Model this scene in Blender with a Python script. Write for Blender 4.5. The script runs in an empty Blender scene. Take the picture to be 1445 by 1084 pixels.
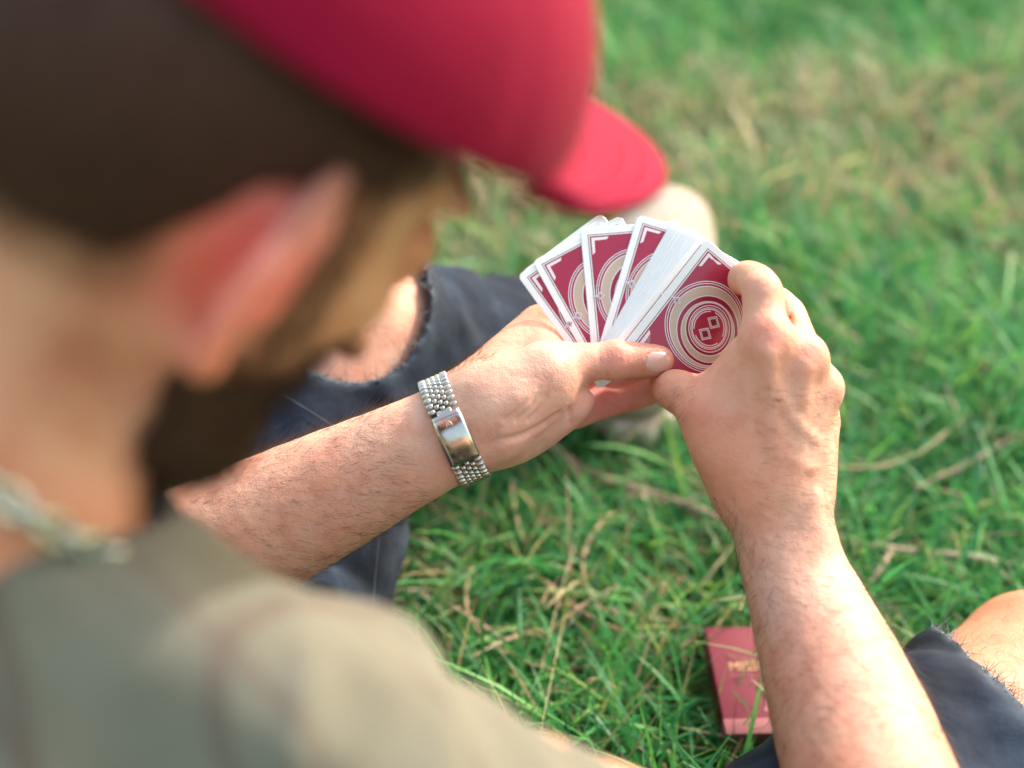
import bpy, math, random
import numpy as np
random.seed(7)
RNG = np.random.default_rng(11)
SC = bpy.context.scene
COL = SC.collection

# ---------------------------------------------------------------- camera
# right-handed metric frame of the viewpoint (millimetres): x right, y down, z forward
F_PX = 1445 * 50 / 36.0
CAM_H = 804.0
cam_d = bpy.data.cameras.new('camera'); cam = bpy.data.objects.new('camera', cam_d); COL.objects.link(cam)
cam.location = (0, 0, CAM_H / 1000); cam.rotation_euler = (math.radians(90 - 36.8699), 0, 0)
cam_d.lens = 50; cam_d.sensor_width = 36; cam_d.sensor_fit = 'HORIZONTAL'
cam_d.clip_start = 0.02; cam_d.clip_end = 2000
cam_d.dof.use_dof = True; cam_d.dof.focus_distance = 0.852; cam_d.dof.aperture_fstop = 2.4
SC.camera = cam
# ---------------------------------------------------------------- sky, sun, exposure
TO_SUN = np.array((0.62, 0.54, 0.57)); TO_SUN = TO_SUN / np.linalg.norm(TO_SUN)
SUN_EL = math.asin(TO_SUN[2]); SUN_AZ = math.atan2(TO_SUN[0], TO_SUN[1])
W = bpy.data.worlds.new('World'); SC.world = W; W.use_nodes = True
nt = W.node_tree; bg = nt.nodes['Background']; sky = nt.nodes.new('ShaderNodeTexSky')
sky.sky_type = 'NISHITA'; sky.sun_disc = False
sky.sun_elevation = SUN_EL; sky.sun_rotation = SUN_AZ
sky.air_density = 2.3; sky.dust_density = 4.0; sky.ozone_density = 0.9
nt.links.new(sky.outputs[0], bg.inputs[0]); bg.inputs[1].default_value = 0.15
sun_d = bpy.data.lights.new('sun', 'SUN'); sun = bpy.data.objects.new('sun', sun_d); COL.objects.link(sun)
sun_d.energy = 2.0; sun_d.angle = math.radians(1.2); sun_d.color = (1.0, 0.94, 0.88)
from mathutils import Vector, Matrix
sun.rotation_euler = Vector(-TO_SUN).to_track_quat('-Z', 'Y').to_euler()
SC.view_settings.view_transform = 'Standard'; SC.view_settings.look = 'None'
SC.view_settings.exposure = 1.7; SC.view_settings.gamma = 1.0; SC.view_settings.use_curve_mapping = False
SC.render.engine = 'CYCLES'
SC.cycles.use_denoising = True
SC.cycles.max_bounces = 8; SC.cycles.transparent_max_bounces = 4
SC.cycles.sample_clamp_indirect = 6

# ---------------------------------------------------------------- frames
def c(px, py, d):                       # a point d mm in front of the viewpoint
    return np.array(((px - 722.5) * d / F_PX, (py - 542.0) * d / F_PX, float(d)))
def R(rpx, d): return rpx * d / F_PX
def c2w(p):                             # mm in the viewing frame -> metres in the world
    p = np.asarray(p, dtype=np.float64)
    x, y, z = p[..., 0], p[..., 1], p[..., 2]
    return np.stack((x, .8 * z - .6 * y, CAM_H - .6 * z - .8 * y), -1) / 1000.0
def w2c(p):                             # mm world -> mm viewing frame
    p = np.asarray(p, dtype=np.float64)
    X, Y, Z = p[..., 0], p[..., 1], p[..., 2] - CAM_H
    return np.stack((X, -.6 * Y - .8 * Z, .8 * Y - .6 * Z), -1)
def c2w_dir(v):
    v = np.asarray(v, dtype=np.float64)
    return np.stack((v[..., 0], .8 * v[..., 2] - .6 * v[..., 1], -.6 * v[..., 2] - .8 * v[..., 1]), -1)
def pix(p): return p[..., 0] / p[..., 2] * F_PX + 722.5, p[..., 1] / p[..., 2] * F_PX + 542.0
def unit(v):
    v = np.asarray(v, dtype=np.float64); return v / (np.linalg.norm(v, axis=-1, keepdims=True) + 1e-12)

# ---------------------------------------------------------------- numpy value noise
_LAT = RNG.random((64, 64, 64)).astype(np.float32) * 2 - 1
def vnoise(p, scale):
    q = np.asarray(p, dtype=np.float32) / scale + 1000.0
    i = np.floor(q).astype(np.int32); f = q - i; f = f * f * (3 - 2 * f)
    i &= 63; j = (i + 1) & 63
    fx, fy, fz = f[..., 0], f[..., 1], f[..., 2]
    def L(a, b, d): return _LAT[a, b, d]
    x0, y0, z0 = i[..., 0], i[..., 1], i[..., 2]; x1, y1, z1 = j[..., 0], j[..., 1], j[..., 2]
    a = L(x0, y0, z0) * (1 - fx) + L(x1, y0, z0) * fx; b = L(x0, y1, z0) * (1 - fx) + L(x1, y1, z0) * fx
    cc = L(x0, y0, z1) * (1 - fx) + L(x1, y0, z1) * fx; d = L(x0, y1, z1) * (1 - fx) + L(x1, y1, z1) * fx
    return (a * (1 - fy) + b * fy) * (1 - fz) + (cc * (1 - fy) + d * fy) * fz

# ---------------------------------------------------------------- implicit surfaces
class Field:
    def __init__(s, lo, hi, h):
        s.lo = np.array(lo, dtype=np.float64); s.h = h
        s.n = np.ceil((np.array(hi) - s.lo) / h).astype(int) + 1
        s.d = np.full(s.n, 60.0, dtype=np.float32)
    def window(s, lo, hi):
        a = np.clip(np.floor((lo - s.lo) / s.h).astype(int), 0, s.n); b = np.clip(np.ceil((hi - s.lo) / s.h).astype(int) + 1, 0, s.n)
        if np.any(b <= a): return None, None
        g = [(s.lo[k] + np.arange(a[k], b[k]) * s.h).astype(np.float32) for k in range(3)]
        P = np.stack(np.meshgrid(*g, indexing='ij'), -1)
        return (slice(a[0], b[0]), slice(a[1], b[1]), slice(a[2], b[2])), P
    def put(s, sl, v, k, sub=False):
        o = s.d[sl]
        if sub:
            v = -v; h = np.maximum(k - np.abs(o - v), 0) / max(k, 1e-6); s.d[sl] = np.maximum(o, v) + h * h * k * .25
        else:
            h = np.maximum(k - np.abs(o - v), 0) / max(k, 1e-6); s.d[sl] = np.minimum(o, v) - h * h * k * .25
    def cone(s, a, b, ra, rb, k=4.0, flat=None, sub=False):
        a = np.asarray(a, dtype=np.float64); b = np.asarray(b, dtype=np.float64)
        m = max(ra, rb) * (max(1, flat[1]) if flat else 1) + k + 3
        sl, P = s.window(np.minimum(a, b) - m, np.maximum(a, b) + m)
        if sl is None: return
        ba = (b - a).astype(np.float32); L2 = float(ba @ ba) + 1e-9
        v = P - a.astype(np.float32); t = np.clip(v @ ba / L2, 0, 1)
        v = v - t[..., None] * ba
        r = ra + (rb - ra) * t
        if flat:
            w = unit(flat[0]).astype(np.float32); f = flat[1]
            v = v + (1 / f - 1) * (v @ w)[..., None] * w
            d = (np.sqrt((v * v).sum(-1)) - r) * min(1.0, f)
        else:
            d = np.sqrt((v * v).sum(-1)) - r
        s.put(sl, d, k, sub)
    def chain(s, pts, k=4.0, flat=None, sub=False, spline=0):
        """one smooth limb: hard union of its own segments, then one soft union with the rest"""
        P = np.array([p for p, r in pts], dtype=np.float64); rr = np.array([r for p, r in pts], dtype=np.float64)
        if spline and len(P) > 2:
            D = np.column_stack((P, rr)); n = len(D); E = np.vstack((2 * D[0] - D[1], D, 2 * D[-1] - D[-2])); out = []
            for i in range(n - 1):
                p0, p1, p2, p3 = E[i], E[i + 1], E[i + 2], E[i + 3]
                for t in np.arange(spline) / spline:
                    out.append(.5 * (2 * p1 + (p2 - p0) * t + (2 * p0 - 5 * p1 + 4 * p2 - p3) * t * t + (3 * p1 - p0 - 3 * p2 + p3) * t ** 3))
            out.append(D[-1]); D = np.array(out); P, rr = D[:, :3], D[:, 3]
        m = rr.max() * (max(1, flat[1]) if flat else 1) + k + 3
        lo0 = np.clip(np.floor((P.min(0) - m - s.lo) / s.h).astype(int), 0, s.n); hi0 = np.clip(np.ceil((P.max(0) + m - s.lo) / s.h).astype(int) + 1, 0, s.n)
        if np.any(hi0 <= lo0): return
        sl = tuple(slice(lo0[q], hi0[q]) for q in range(3))
        best = np.full(hi0 - lo0, 1e3, dtype=np.float32)
        for a, b, ra, rb in zip(P[:-1], P[1:], rr[:-1], rr[1:]):
            mm = max(ra, rb) * (max(1, flat[1]) if flat else 1) + k + 2
            w, G = s.window(np.minimum(a, b) - mm, np.maximum(a, b) + mm)
            if w is None: continue
            w = tuple(slice(w[q].start - lo0[q], w[q].stop - lo0[q]) for q in range(3))
            ba = (b - a).astype(np.float32); L2 = float(ba @ ba) + 1e-9
            v = G - a.astype(np.float32); t = np.clip(v @ ba / L2, 0, 1); v -= t[..., None] * ba; r = ra + (rb - ra) * t
            if flat:
                ww = unit(flat[0]).astype(np.float32); f = flat[1]; v += (1 / f - 1) * (v @ ww)[..., None] * ww
                d = (np.sqrt(np.einsum('...i,...i', v, v)) - r) * min(1.0, f)
            else: d = np.sqrt(np.einsum('...i,...i', v, v)) - r
            best[w] = np.minimum(best[w], d)
        s.put(sl, best, k, sub)
    def ell(s, cen, axes, radii, k=6.0, sub=False):
        cen = np.asarray(cen, dtype=np.float64); m = max(radii) + k + 3
        sl, P = s.window(cen - m, cen + m)
        if sl is None: return
        q = (P - cen.astype(np.float32)) @ np.array(axes, dtype=np.float32).T
        rr = np.array(radii, dtype=np.float32)
        k0 = np.sqrt(((q / rr) ** 2).sum(-1)) + 1e-6; k1 = np.sqrt(((q / (rr * rr)) ** 2).sum(-1)) + 1e-6
        s.put(sl, k0 * (k0 - 1) / k1, k, sub)
    def near(s, band):                   # points close to the surface, for displacement
        idx = np.nonzero(np.abs(s.d) < band)
        return idx, np.stack([s.lo[k] + idx[k] * s.h for k in range(3)], -1)
    def mesh(s):
        d = s.d; S = d < 0
        cnt = np.zeros(s.n - 1, dtype=np.uint8)
        for i in (0, 1):
            for j in (0, 1):
                for k in (0, 1): cnt += S[i:i + s.n[0] - 1, j:j + s.n[1] - 1, k:k + s.n[2] - 1]
        ci = np.stack(np.nonzero((cnt > 0) & (cnt < 8)), -1)
        vals = {}
        for i in (0, 1):
            for j in (0, 1):
                for k in (0, 1): vals[i, j, k] = d[ci[:, 0] + i, ci[:, 1] + j, ci[:, 2] + k]
        acc = np.zeros((len(ci), 3)); w = np.zeros(len(ci))
        for ax in range(3):
            for u in (0, 1):
                for v in (0, 1):
                    a = [u, v]; a.insert(ax, 0); b = [u, v]; b.insert(ax, 1)
                    va, vb = vals[tuple(a)], vals[tuple(b)]
                    m = (va < 0) != (vb < 0)
                    t = va[m] / (va[m] - vb[m])
                    q = np.tile(np.array(a, dtype=float), (m.sum(), 1)); q[:, ax] = t
                    acc[m] += q; w[m] += 1
        V = s.lo + (ci + acc / w[:, None]) * s.h
        ID = np.full(s.n - 1, -1, dtype=np.int32); ID[ci[:, 0], ci[:, 1], ci[:, 2]] = np.arange(len(ci))
        Q = []
        for ax in range(3):
            o = [k for k in range(3) if k != ax]
            sa = [slice(None)] * 3; sb = [slice(None)] * 3
            sa[ax] = slice(0, s.n[ax] - 1); sb[ax] = slice(1, s.n[ax])
            e = np.stack(np.nonzero(S[tuple(sa)] != S[tuple(sb)]), -1)
            ok = (e[:, o[0]] > 0) & (e[:, o[1]] > 0) & (e[:, o[0]] < s.n[o[0]] - 1) & (e[:, o[1]] < s.n[o[1]] - 1)
            e = e[ok]
            ins = S[e[:, 0], e[:, 1], e[:, 2]]
            def cell(du, dv):
                q = e.copy(); q[:, o[0]] -= du; q[:, o[1]] -= dv; return ID[q[:, 0], q[:, 1], q[:, 2]]
            f = np.stack((cell(1, 1), cell(0, 1), cell(0, 0), cell(1, 0)), -1)
            flip = ins if ax == 1 else ~ins
            f[flip] = f[flip][:, ::-1]
            Q.append(f)
        Q = np.concatenate(Q); Q = Q[(Q >= 0).all(1)]
        return V, Q

def relax(V, Q, it, w):
    """even out a surface; w = weight per point 0..1"""
    e = np.concatenate([np.stack((Q[:, k], Q[:, (k + 1) % 4]), -1) for k in range(4)]); i, j = e[:, 0], e[:, 1]
    n = len(V); deg = np.maximum(np.bincount(i, minlength=n), 1); w = (w * .9)[:, None]
    for _ in range(it):
        A = np.stack([np.bincount(i, V[j, k], n) for k in range(3)], -1) / deg[:, None]
        V = V + w * (A - V)
    return V
def vnormals(V, Q):
    n = np.zeros_like(V)
    fn = np.cross(V[Q[:, 2]] - V[Q[:, 0]], V[Q[:, 3]] - V[Q[:, 1]])
    for k in range(4):
        for q in range(3): n[:, q] += np.bincount(Q[:, k], fn[:, q], len(V))
    return unit(n)

# ---------------------------------------------------------------- object helpers
def mesh_obj(name, V, Fc, mats, parent=None, smooth=True, mi=None, attrs=None, world=False):
    """V in viewing-frame mm (world=False) or metres; Fc = (m,4) or (m,3) array, or list of such arrays"""
    V = np.asarray(V, dtype=np.float64); V = V if world else c2w(V)
    blocks = Fc if isinstance(Fc, list) else [Fc]
    me = bpy.data.meshes.new(name)
    nl = sum(b.size for b in blocks); nf = sum(len(b) for b in blocks)
    me.vertices.add(len(V)); me.vertices.foreach_set('co', V.astype(np.float32).ravel())
    me.loops.add(nl); me.loops.foreach_set('vertex_index', np.concatenate([b.ravel() for b in blocks]).astype(np.int32))
    me.polygons.add(nf)
    st = []; off = 0
    for b in blocks:
        st.append(off + np.arange(len(b)) * b.shape[1]); off += b.size
    me.polygons.foreach_set('loop_start', np.concatenate(st).astype(np.int32))
    for m in (mats if isinstance(mats, (list, tuple)) else [mats]): me.materials.append(m)
    if mi is not None: me.polygons.foreach_set('material_index', np.asarray(mi, dtype=np.int32))
    if smooth: me.polygons.foreach_set('use_smooth', np.ones(nf, dtype=bool))
    for nm, arr in (attrs or {}).items():
        if arr.ndim == 1:
            a = me.attributes.new(nm, 'FLOAT', 'POINT'); a.data.foreach_set('value', arr.astype(np.float32))
        else:
            a = me.attributes.new(nm, 'FLOAT_COLOR', 'POINT')
            a.data.foreach_set('color', np.concatenate((arr, np.ones((len(arr), 1))), 1).astype(np.float32).ravel())
    me.update(calc_edges=True); me.validate()
    o = bpy.data.objects.new(name, me); COL.objects.link(o)
    if parent is not None: o.parent = parent
    return o
def empty(name, loc=(0, 0, 0)):
    o = bpy.data.objects.new(name, None); COL.objects.link(o); o.location = loc; o.empty_display_size = .05; return o
def tag(o, label=None, cat=None, group=None, kind=None):
    for k, v in (('label', label), ('category', cat), ('group', group), ('kind', kind)):
        if v: o[k] = v
    return o
def keep_parent(o, parent):              # parent without moving: parents here are unrotated empties
    o.parent = parent; o.matrix_parent_inverse = Matrix.Translation(-Vector(parent.location))
    return o

def strands(roots, dirs, lens, rad, bend, seg=3, sides=3):
    """thin tapered tubes; bend = vector added quadratically along each strand. returns V, Q"""
    n = len(roots); t = np.linspace(0, 1, seg + 1)
    P = roots[:, None] + dirs[:, None] * (lens[:, None, None] * t[None, :, None]) + bend[:, None] * (lens[:, None, None] * (t ** 2)[None, :, None])
    ref = np.tile(np.array((.3, .5, .81)), (n, 1)); u = unit(np.cross(dirs, ref)); v = unit(np.cross(dirs, u))
    r = np.asarray(rad)[:, None] * (1 - .85 * t)[None]
    a = np.arange(sides) * 2 * math.pi / sides
    ring = u[:, None, None] * np.cos(a)[None, None, :, None] + v[:, None, None] * np.sin(a)[None, None, :, None]
    V = (P[:, :, None] + ring * r[:, :, None, None]).reshape(-1, 3)
    base = (np.arange(n) * (seg + 1) * sides)[:, None, None]
    k = np.arange(seg)[None, :, None] * sides; s0 = np.arange(sides)[None, None]; s1 = (np.arange(sides) + 1) % sides
    s1 = s1[None, None]
    Q = np.stack(((base + k + s0), (base + k + s1), (base + k + sides + s1), (base + k + sides + s0)), -1).reshape(-1, 4)
    return V, Q

def tube(P, rad, sides=8):
    P = np.asarray(P, dtype=float); n = len(P); rad = np.broadcast_to(np.asarray(rad, dtype=float), (n,))
    T = unit(np.gradient(P, axis=0)); u = unit(np.cross(T, (.31, .52, .79))); v = np.cross(T, u)
    a = np.arange(sides) * 2 * math.pi / sides
    V = (P[:, None] + (u[:, None] * np.cos(a)[None, :, None] + v[:, None] * np.sin(a)[None, :, None]) * rad[:, None, None]).reshape(-1, 3)
    k = np.arange(n - 1)[:, None] * sides; s0 = np.arange(sides)[None]; s1 = ((np.arange(sides) + 1) % sides)[None]
    Q = np.stack((k + s0, k + s1, k + sides + s1, k + sides + s0), -1).reshape(-1, 4)
    return V, Q

# ---------------------------------------------------------------- materials
def mat(name, col=(.5, .5, .5), rough=.6, metal=0., spec=.5, sss=0., sss_r=(1, .3, .15), sss_s=.004, coat=0., sheen=0., trans=0.):
    m = bpy.data.materials.new(name); m.use_nodes = True
    b = m.node_tree.nodes['Principled BSDF']
    b.inputs['Base Color'].default_value = (*col, 1); b.inputs['Roughness'].default_value = rough
    b.inputs['Metallic'].default_value = metal; b.inputs['Specular IOR Level'].default_value = spec
    b.inputs['Subsurface Weight'].default_value = sss; b.inputs['Subsurface Radius'].default_value = sss_r
    b.inputs['Subsurface Scale'].default_value = sss_s; b.inputs['Coat Weight'].default_value = coat
    b.inputs['Sheen Weight'].default_value = sheen
    return m
class NT:
    def __init__(s, m): s.m = m; s.t = m.node_tree; s.b = s.t.nodes['Principled BSDF']
    def n(s, ty, **kw):
        o = s.t.nodes.new(ty)
        for k, v in kw.items(): setattr(o, k, v)
        return o
    def l(s, a, b): s.t.links.new(a, b)
    def coords(s, scale=1.0):
        tc = s.n('ShaderNodeTexCoord'); mp = s.n('ShaderNodeMapping')
        mp.inputs['Scale'].default_value = (scale,) * 3 if not isinstance(scale, tuple) else scale
        s.l(tc.outputs['Object'], mp.inputs[0]); return mp.outputs[0]
    def noise(s, scale, detail=3, rough=.55, vec=None):
        o = s.n('ShaderNodeTexNoise'); o.inputs['Scale'].default_value = scale; o.inputs['Detail'].default_value = detail; o.inputs['Roughness'].default_value = rough
        if vec is not None: s.l(vec, o.inputs[0])
        return o.outputs[0]
    def ramp(s, fac, stops):
        o = s.n('ShaderNodeValToRGB'); e = o.color_ramp.elements
        while len(e) < len(stops): e.new(.5)
        for k, (p, col) in enumerate(stops): e[k].position = p; e[k].color = (*col, 1)
        s.l(fac, o.inputs[0]); return o.outputs[0]
    def mix(s, a, b, fac, mode='MIX'):
        o = s.n('ShaderNodeMix', data_type='RGBA', blend_type=mode)
        for v, i in ((a, 6), (b, 7)):
            if isinstance(v, tuple): o.inputs[i].default_value = (*v, 1)
            else: s.l(v, o.inputs[i])
        if isinstance(fac, (int, float)): o.inputs[0].default_value = fac
        else: s.l(fac, o.inputs[0])
        return o.outputs[2]
    def attr(s, name):
        o = s.n('ShaderNodeAttribute'); o.attribute_name = name; return o
    def bump(s, h, strength=.3, dist=.001, prev=None):
        o = s.n('ShaderNodeBump'); o.inputs['Strength'].default_value = strength; o.inputs['Distance'].default_value = dist
        s.l(h, o.inputs['Height'])
        if prev is not None: s.l(prev, o.inputs['Normal'])
        return o.outputs[0]

# skin: tone comes from a per-point attribute (palm, knuckles, tan; painted glow on one ear, painted shade on one knee), mottled by noise, fine relief by bump
M = {}
m = mat('skin', rough=.5, spec=.32, sss=.4, sss_s=.003); k = NT(m)
vec = k.coords(1.0)
tone = k.attr('tone').outputs['Color']
mott = k.ramp(k.noise(55, 4, .6, vec), [(.28, (.90, .78, .74)), (.5, (1, 1, 1)), (.72, (1.02, 1.10, 1.10))])
blot = k.ramp(k.noise(16, 3, .5, vec), [(.35, (1.04, .82, .76)), (.6, (1, 1, 1))])
colr = k.mix(k.mix(tone, mott, 1.0, 'MULTIPLY'), blot, .7, 'MULTIPLY')
k.l(colr, k.b.inputs['Base Color'])
vor = k.n('ShaderNodeTexVoronoi', feature='DISTANCE_TO_EDGE'); vor.inputs['Scale'].default_value = 620; k.l(vec, vor.inputs[0])
b1 = k.bump(vor.outputs[0], .42, .0006)
b2 = k.bump(k.noise(240, 4, .65, vec), .55, .0011, b1)
k.l(b2, k.b.inputs['Normal'])
k.l(k.ramp(k.noise(120, 2, .5, vec), [(.3, (.46,) * 3), (.7, (.64,) * 3)]), k.b.inputs['Roughness'])
th = k.n('ShaderNodeMath', operation='MULTIPLY_ADD'); th.inputs[1].default_value = .014; th.inputs[2].default_value = .003; k.l(k.attr('thin').outputs['Fac'], th.inputs[0]); k.l(th.outputs[0], k.b.inputs['Subsurface Scale'])
sw = k.n('ShaderNodeMath', operation='MULTIPLY_ADD'); sw.inputs[1].default_value = .6; sw.inputs[2].default_value = .35; k.l(k.attr('thin').outputs['Fac'], sw.inputs[0]); k.l(sw.outputs[0], k.b.inputs['Subsurface Weight'])
M['skin'] = m
M['nail'] = mat('nail', (.62, .36, .30), .28, spec=.5, sss=.2, sss_s=.003)
M['arm_hair'] = mat('arm_hair', (.07, .035, .018), .5)
M['scalp_hair'] = mat('scalp_hair', (.048, .018, .012), .6, spec=.2)
M['beard_hair'] = mat('beard_hair', (.045, .020, .011), .6, spec=.2)
# ================================================================ the ground sheet and the grass come further down; people first need their fields
def J(px, py, d, rpx): return (c(px, py, d), R(rpx, d))
def tone_spots(V, base, spots):
    """skin colour per point: (centre, radius mm, colour, weight)"""
    t = np.tile(np.array(base), (len(V), 1))
    for cen, r, col, w in spots:
        f = (w * np.exp(-((V - cen) ** 2).sum(-1) / (r * r)))[:, None]
        t = t * (1 - f) + np.array(col) * f
    return t
TAN = (.60, .30, .205); PALM = (.68, .37, .29); RED = (.66, .235, .18); PALE = (.68, .42, .33)
VIEW = np.array((0, 0, 1.0))

# ---------------------------------------------------------------- left forearm and hand
def left_arm():
    F = Field(c(60, 360, 800) + (0, 0, -20), c(1040, 930, 960), 1.05)
    ax = unit(c(372, 742, 862) - c(636, 610, 850))
    nn = unit(np.cross(ax, (0, 0, -1.0)))             # across the forearm in view
    if nn[1] < 0: nn = -nn
    # forearm: radius side, ulna side and the flexor belly
    def off(px, py, d, s, z): return c(px, py, d) + nn * s + np.array((0, 0, z))
    rows = [  # centre px, depth, half width mm, half thickness mm
        (690, 583, 846, 30.5, 19), (652, 603, 849, 30, 19.5), (610, 624, 851, 31, 20.5), (560, 648, 853, 33, 23), (480, 688, 857, 37.5, 28),
        (372, 742, 862, 42.5, 34), (250, 800, 866, 46, 38), (150, 850, 868, 45, 39), (70, 890, 868, 44, 40)]
    for sgn in (-1, 1): F.chain([(off(*a[:3], sgn * (a[3] - a[4]), 2), a[4]) for a in rows], 12)
    F.chain([(off(*a[:3], 0, 1), a[4] * .97) for a in rows], 12)
    # tendons of the wrist
    F.chain([(off(730, 570, 830, -2, -1), 2.2), (off(640, 608, 831, 0, -.5), 2.5), (off(560, 648, 834, 3, 1), 2.2)], 7)
    F.chain([(off(640, 608, 833, 7, 0), 2.0), (off(540, 658, 834, 9, 2), 2.0)], 7)
    # metacarpals
    wr = [(676, 562, 862, 32), (690, 578, 868, 32), (700, 598, 868, 31), (704, 620, 862, 31)]
    mc = [(764, 466, 906, 31), (797, 497, 903, 29), (815, 537, 907, 28), (812, 575, 903, 28)]
    for a, b in zip(wr, mc):
        F.cone(c(*a[:3]), c(*b[:3]), R(a[3], a[2]), R(b[3], b[2]), 12)
    F.chain([(c(650, 560, 858), 15), (c(712, 507, 882), 14), (c(764, 466, 906), 13)], 12)
    # palm fill between them
    F.cone(c(720, 585, 862), c(775, 545, 893), 17, 14, 14)
    # hypothenar pad
    F.ell(c(742, 606, 866), np.array([unit(c(800, 575, 890) - c(700, 626, 855)), unit((.45, .89, 0)), (0, 0, 1.0)]), (36, 16, 17), 12)
    # thenar pad and thumb
    F.cone(c(674, 575, 846), c(772, 528, 850), 16.5, 16, 14)
    F.ell(c(722, 562, 846), np.array([unit((.87, -.48, .05)), unit((.48, .87, 0)), (0, 0, 1.0)]), (36, 23, 17), 14)
    th = [J(770, 521, 850, 37), J(800, 514, 856, 31), J(842, 510, 861, 26.5), J(868, 509, 863, 27), J(892, 508, 865, 25.5), J(924, 509, 867, 23.5), J(930, 509, 868, 21)]
    F.chain(th, 8, spline=3)
    F.ell(c(868, 507, 859), np.eye(3), (8, 11, 8.5), 6)                   # thumb knuckle
    # web between thumb and index
    F.cone(c(776, 514, 866), c(768, 486, 898), 13, 11, 10)
    # fingers behind the cards
    fin = [[(764, 466, 906, 29), (842, 420, 908, 23), (900, 405, 908, 20), (936, 396, 906, 17)],
           [(797, 497, 903, 28), (885, 462, 913, 23), (950, 440, 914, 20), (988, 428, 911, 17)],
           [(815, 537, 907, 27), (900, 512, 915, 22), (965, 482, 916, 19), (1000, 466, 912, 17)],
           [(812, 575, 903, 27), (862, 566, 905, 22), (905, 556, 907, 19.5), (955, 537, 908, 18), (985, 522, 906, 15)]]
    for ch in fin: F.chain([J(*q) for q in ch], 4.5, spline=3)
    # folds: thumb root, palm lines, finger root, thumb joint
    def groove(pts, r, k=2.5): F.chain([(np.array(p), r * (.35 + .65 * math.sin(math.pi * (i + .5) / len(pts)))) for i, p in enumerate(pts)], k, sub=True, spline=3)
    def surf(px, py, lo, hi):      # depth where the ray first meets the surface
        zs = np.arange(lo, hi, .5); P = np.stack([c(px, py, z) for z in zs]); i = np.round((P - F.lo) / F.h).astype(int)
        i = np.clip(i, 0, F.n - 1); v = F.d[i[:, 0], i[:, 1], i[:, 2]]; q = np.nonzero(v < 0)[0]
        return zs[q[0]] if len(q) else None
    def sgroove(pp, r, depth=.3, k=2.5):
        pts = []
        for px, py in pp:
            z = surf(px, py, 800, 930)
            if z is not None: pts.append(c(px, py, z + depth))
        if len(pts) > 1: groove(pts, r, k)
    sgroove([(786, 584), (770, 597), (742, 612), (715, 620), (690, 626)], 1.2, .2, 4)
    sgroove([(803, 576), (803, 582), (804, 590), (806, 598)], .7, .1, 3)
    sgroove([(772, 556), (764, 575), (745, 592)], .45, -.15, 2.5)
    sgroove([(757, 560), (748, 577), (728, 592)], .45, -.15, 2.5)
    sgroove([(742, 566), (730, 580), (712, 592)], .4, -.15, 2.5)
    sgroove([(702, 600), (694, 622), (688, 645)], .5, -.1, 2.5)
    for x in (856, 862, 868, 874): sgroove([(x, 494), (x + 1, 503), (x, 514)], .4, -.2, 1.4)
    for x in (846, 884): sgroove([(x, 500), (x, 512)], .35, -.2, 1.2)
    sgroove([(856, 532), (857, 526)], .6, .2, 1.5)
    # nail: a shallow plate set into the thumb tip
    zn = surf(926, 509, 820, 900)
    nail_c = c(927, 510, zn)
    V, Q = F.mesh()
    px, py = pix(V); u = (px - 690) * -.896 + (py - 583) * .443
    V = relax(V, Q, 60, np.clip((u + 10) / 60, 0, 1)); V = relax(V, Q, 2, np.full(len(V), .5))
    N = vnormals(V, Q); V = V + N * (vnoise(V, 9) * .18 + vnoise(V, 4) * .10)[:, None]
    px, py = pix(V)
    # nail faces: facing the view, inside the nail outline
    fc = V[Q].mean(1); fx, fy = pix(fc); fn = N[Q].mean(1)
    e = ((fx - 929) / 17.0); g = (fy - 511.5) / 15.5
    nail = (np.abs(e) ** 2.6 + np.abs(g) ** 3.0 < 1) & (fn[:, 2] < -.15) & (fx < 947)
    rim = np.abs(np.abs((px - 929) / 17.0) ** 2.6 + np.abs((py - 511.5) / 15.5) ** 3 - 1.05) < .22
    V = V + N * np.where(rim & (N[:, 2] < -.1) & (px < 945), -.45, 0)[:, None]
    t = tone_spots(V, TAN, [
        (c(760, 590, 855), 45, PALM, .95), (c(808, 582, 890), 26, (.68, .25, .22), .85), (c(868, 508, 853), 8, RED, .75), (c(935, 512, 858), 9, (.68, .34, .27), .6),
        (c(780, 520, 835), 25, PALE, .6), (c(720, 520, 850), 20, (.60, .30, .19), .6), (c(865, 562, 895), 32, (.66, .23, .21), .85), (c(640, 620, 830), 40, PALE, .7),
        (c(800, 490, 845), 9, RED, .3), (c(470, 700, 830), 70, (.63, .37, .28), .5), (c(690, 640, 840), 25, PALM, .8)])
    # veins: faint blue-green lines under the thin skin of the inner wrist
    for line in ([(600, 640), (540, 668), (470, 700), (400, 720)], [(560, 690), (500, 706), (430, 745)], [(640, 640), (590, 665)]):
        for a, b in zip(line[:-1], line[1:]):
            a = np.array(a, float); b = np.array(b, float); q = np.stack((px, py), -1)
            tt = np.clip(((q - a) @ (b - a)) / ((b - a) @ (b - a)), 0, 1); dd = np.linalg.norm(q - a - tt[:, None] * (b - a), axis=1)
            f = (.16 * np.exp(-(dd / 7) ** 2) * (N[:, 2] < 0))[:, None]; t = t * (1 - f) + np.array((.44, .34, .31)) * f
    return V, Q, N, t, nail.astype(int), ax, nn, F

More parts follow.
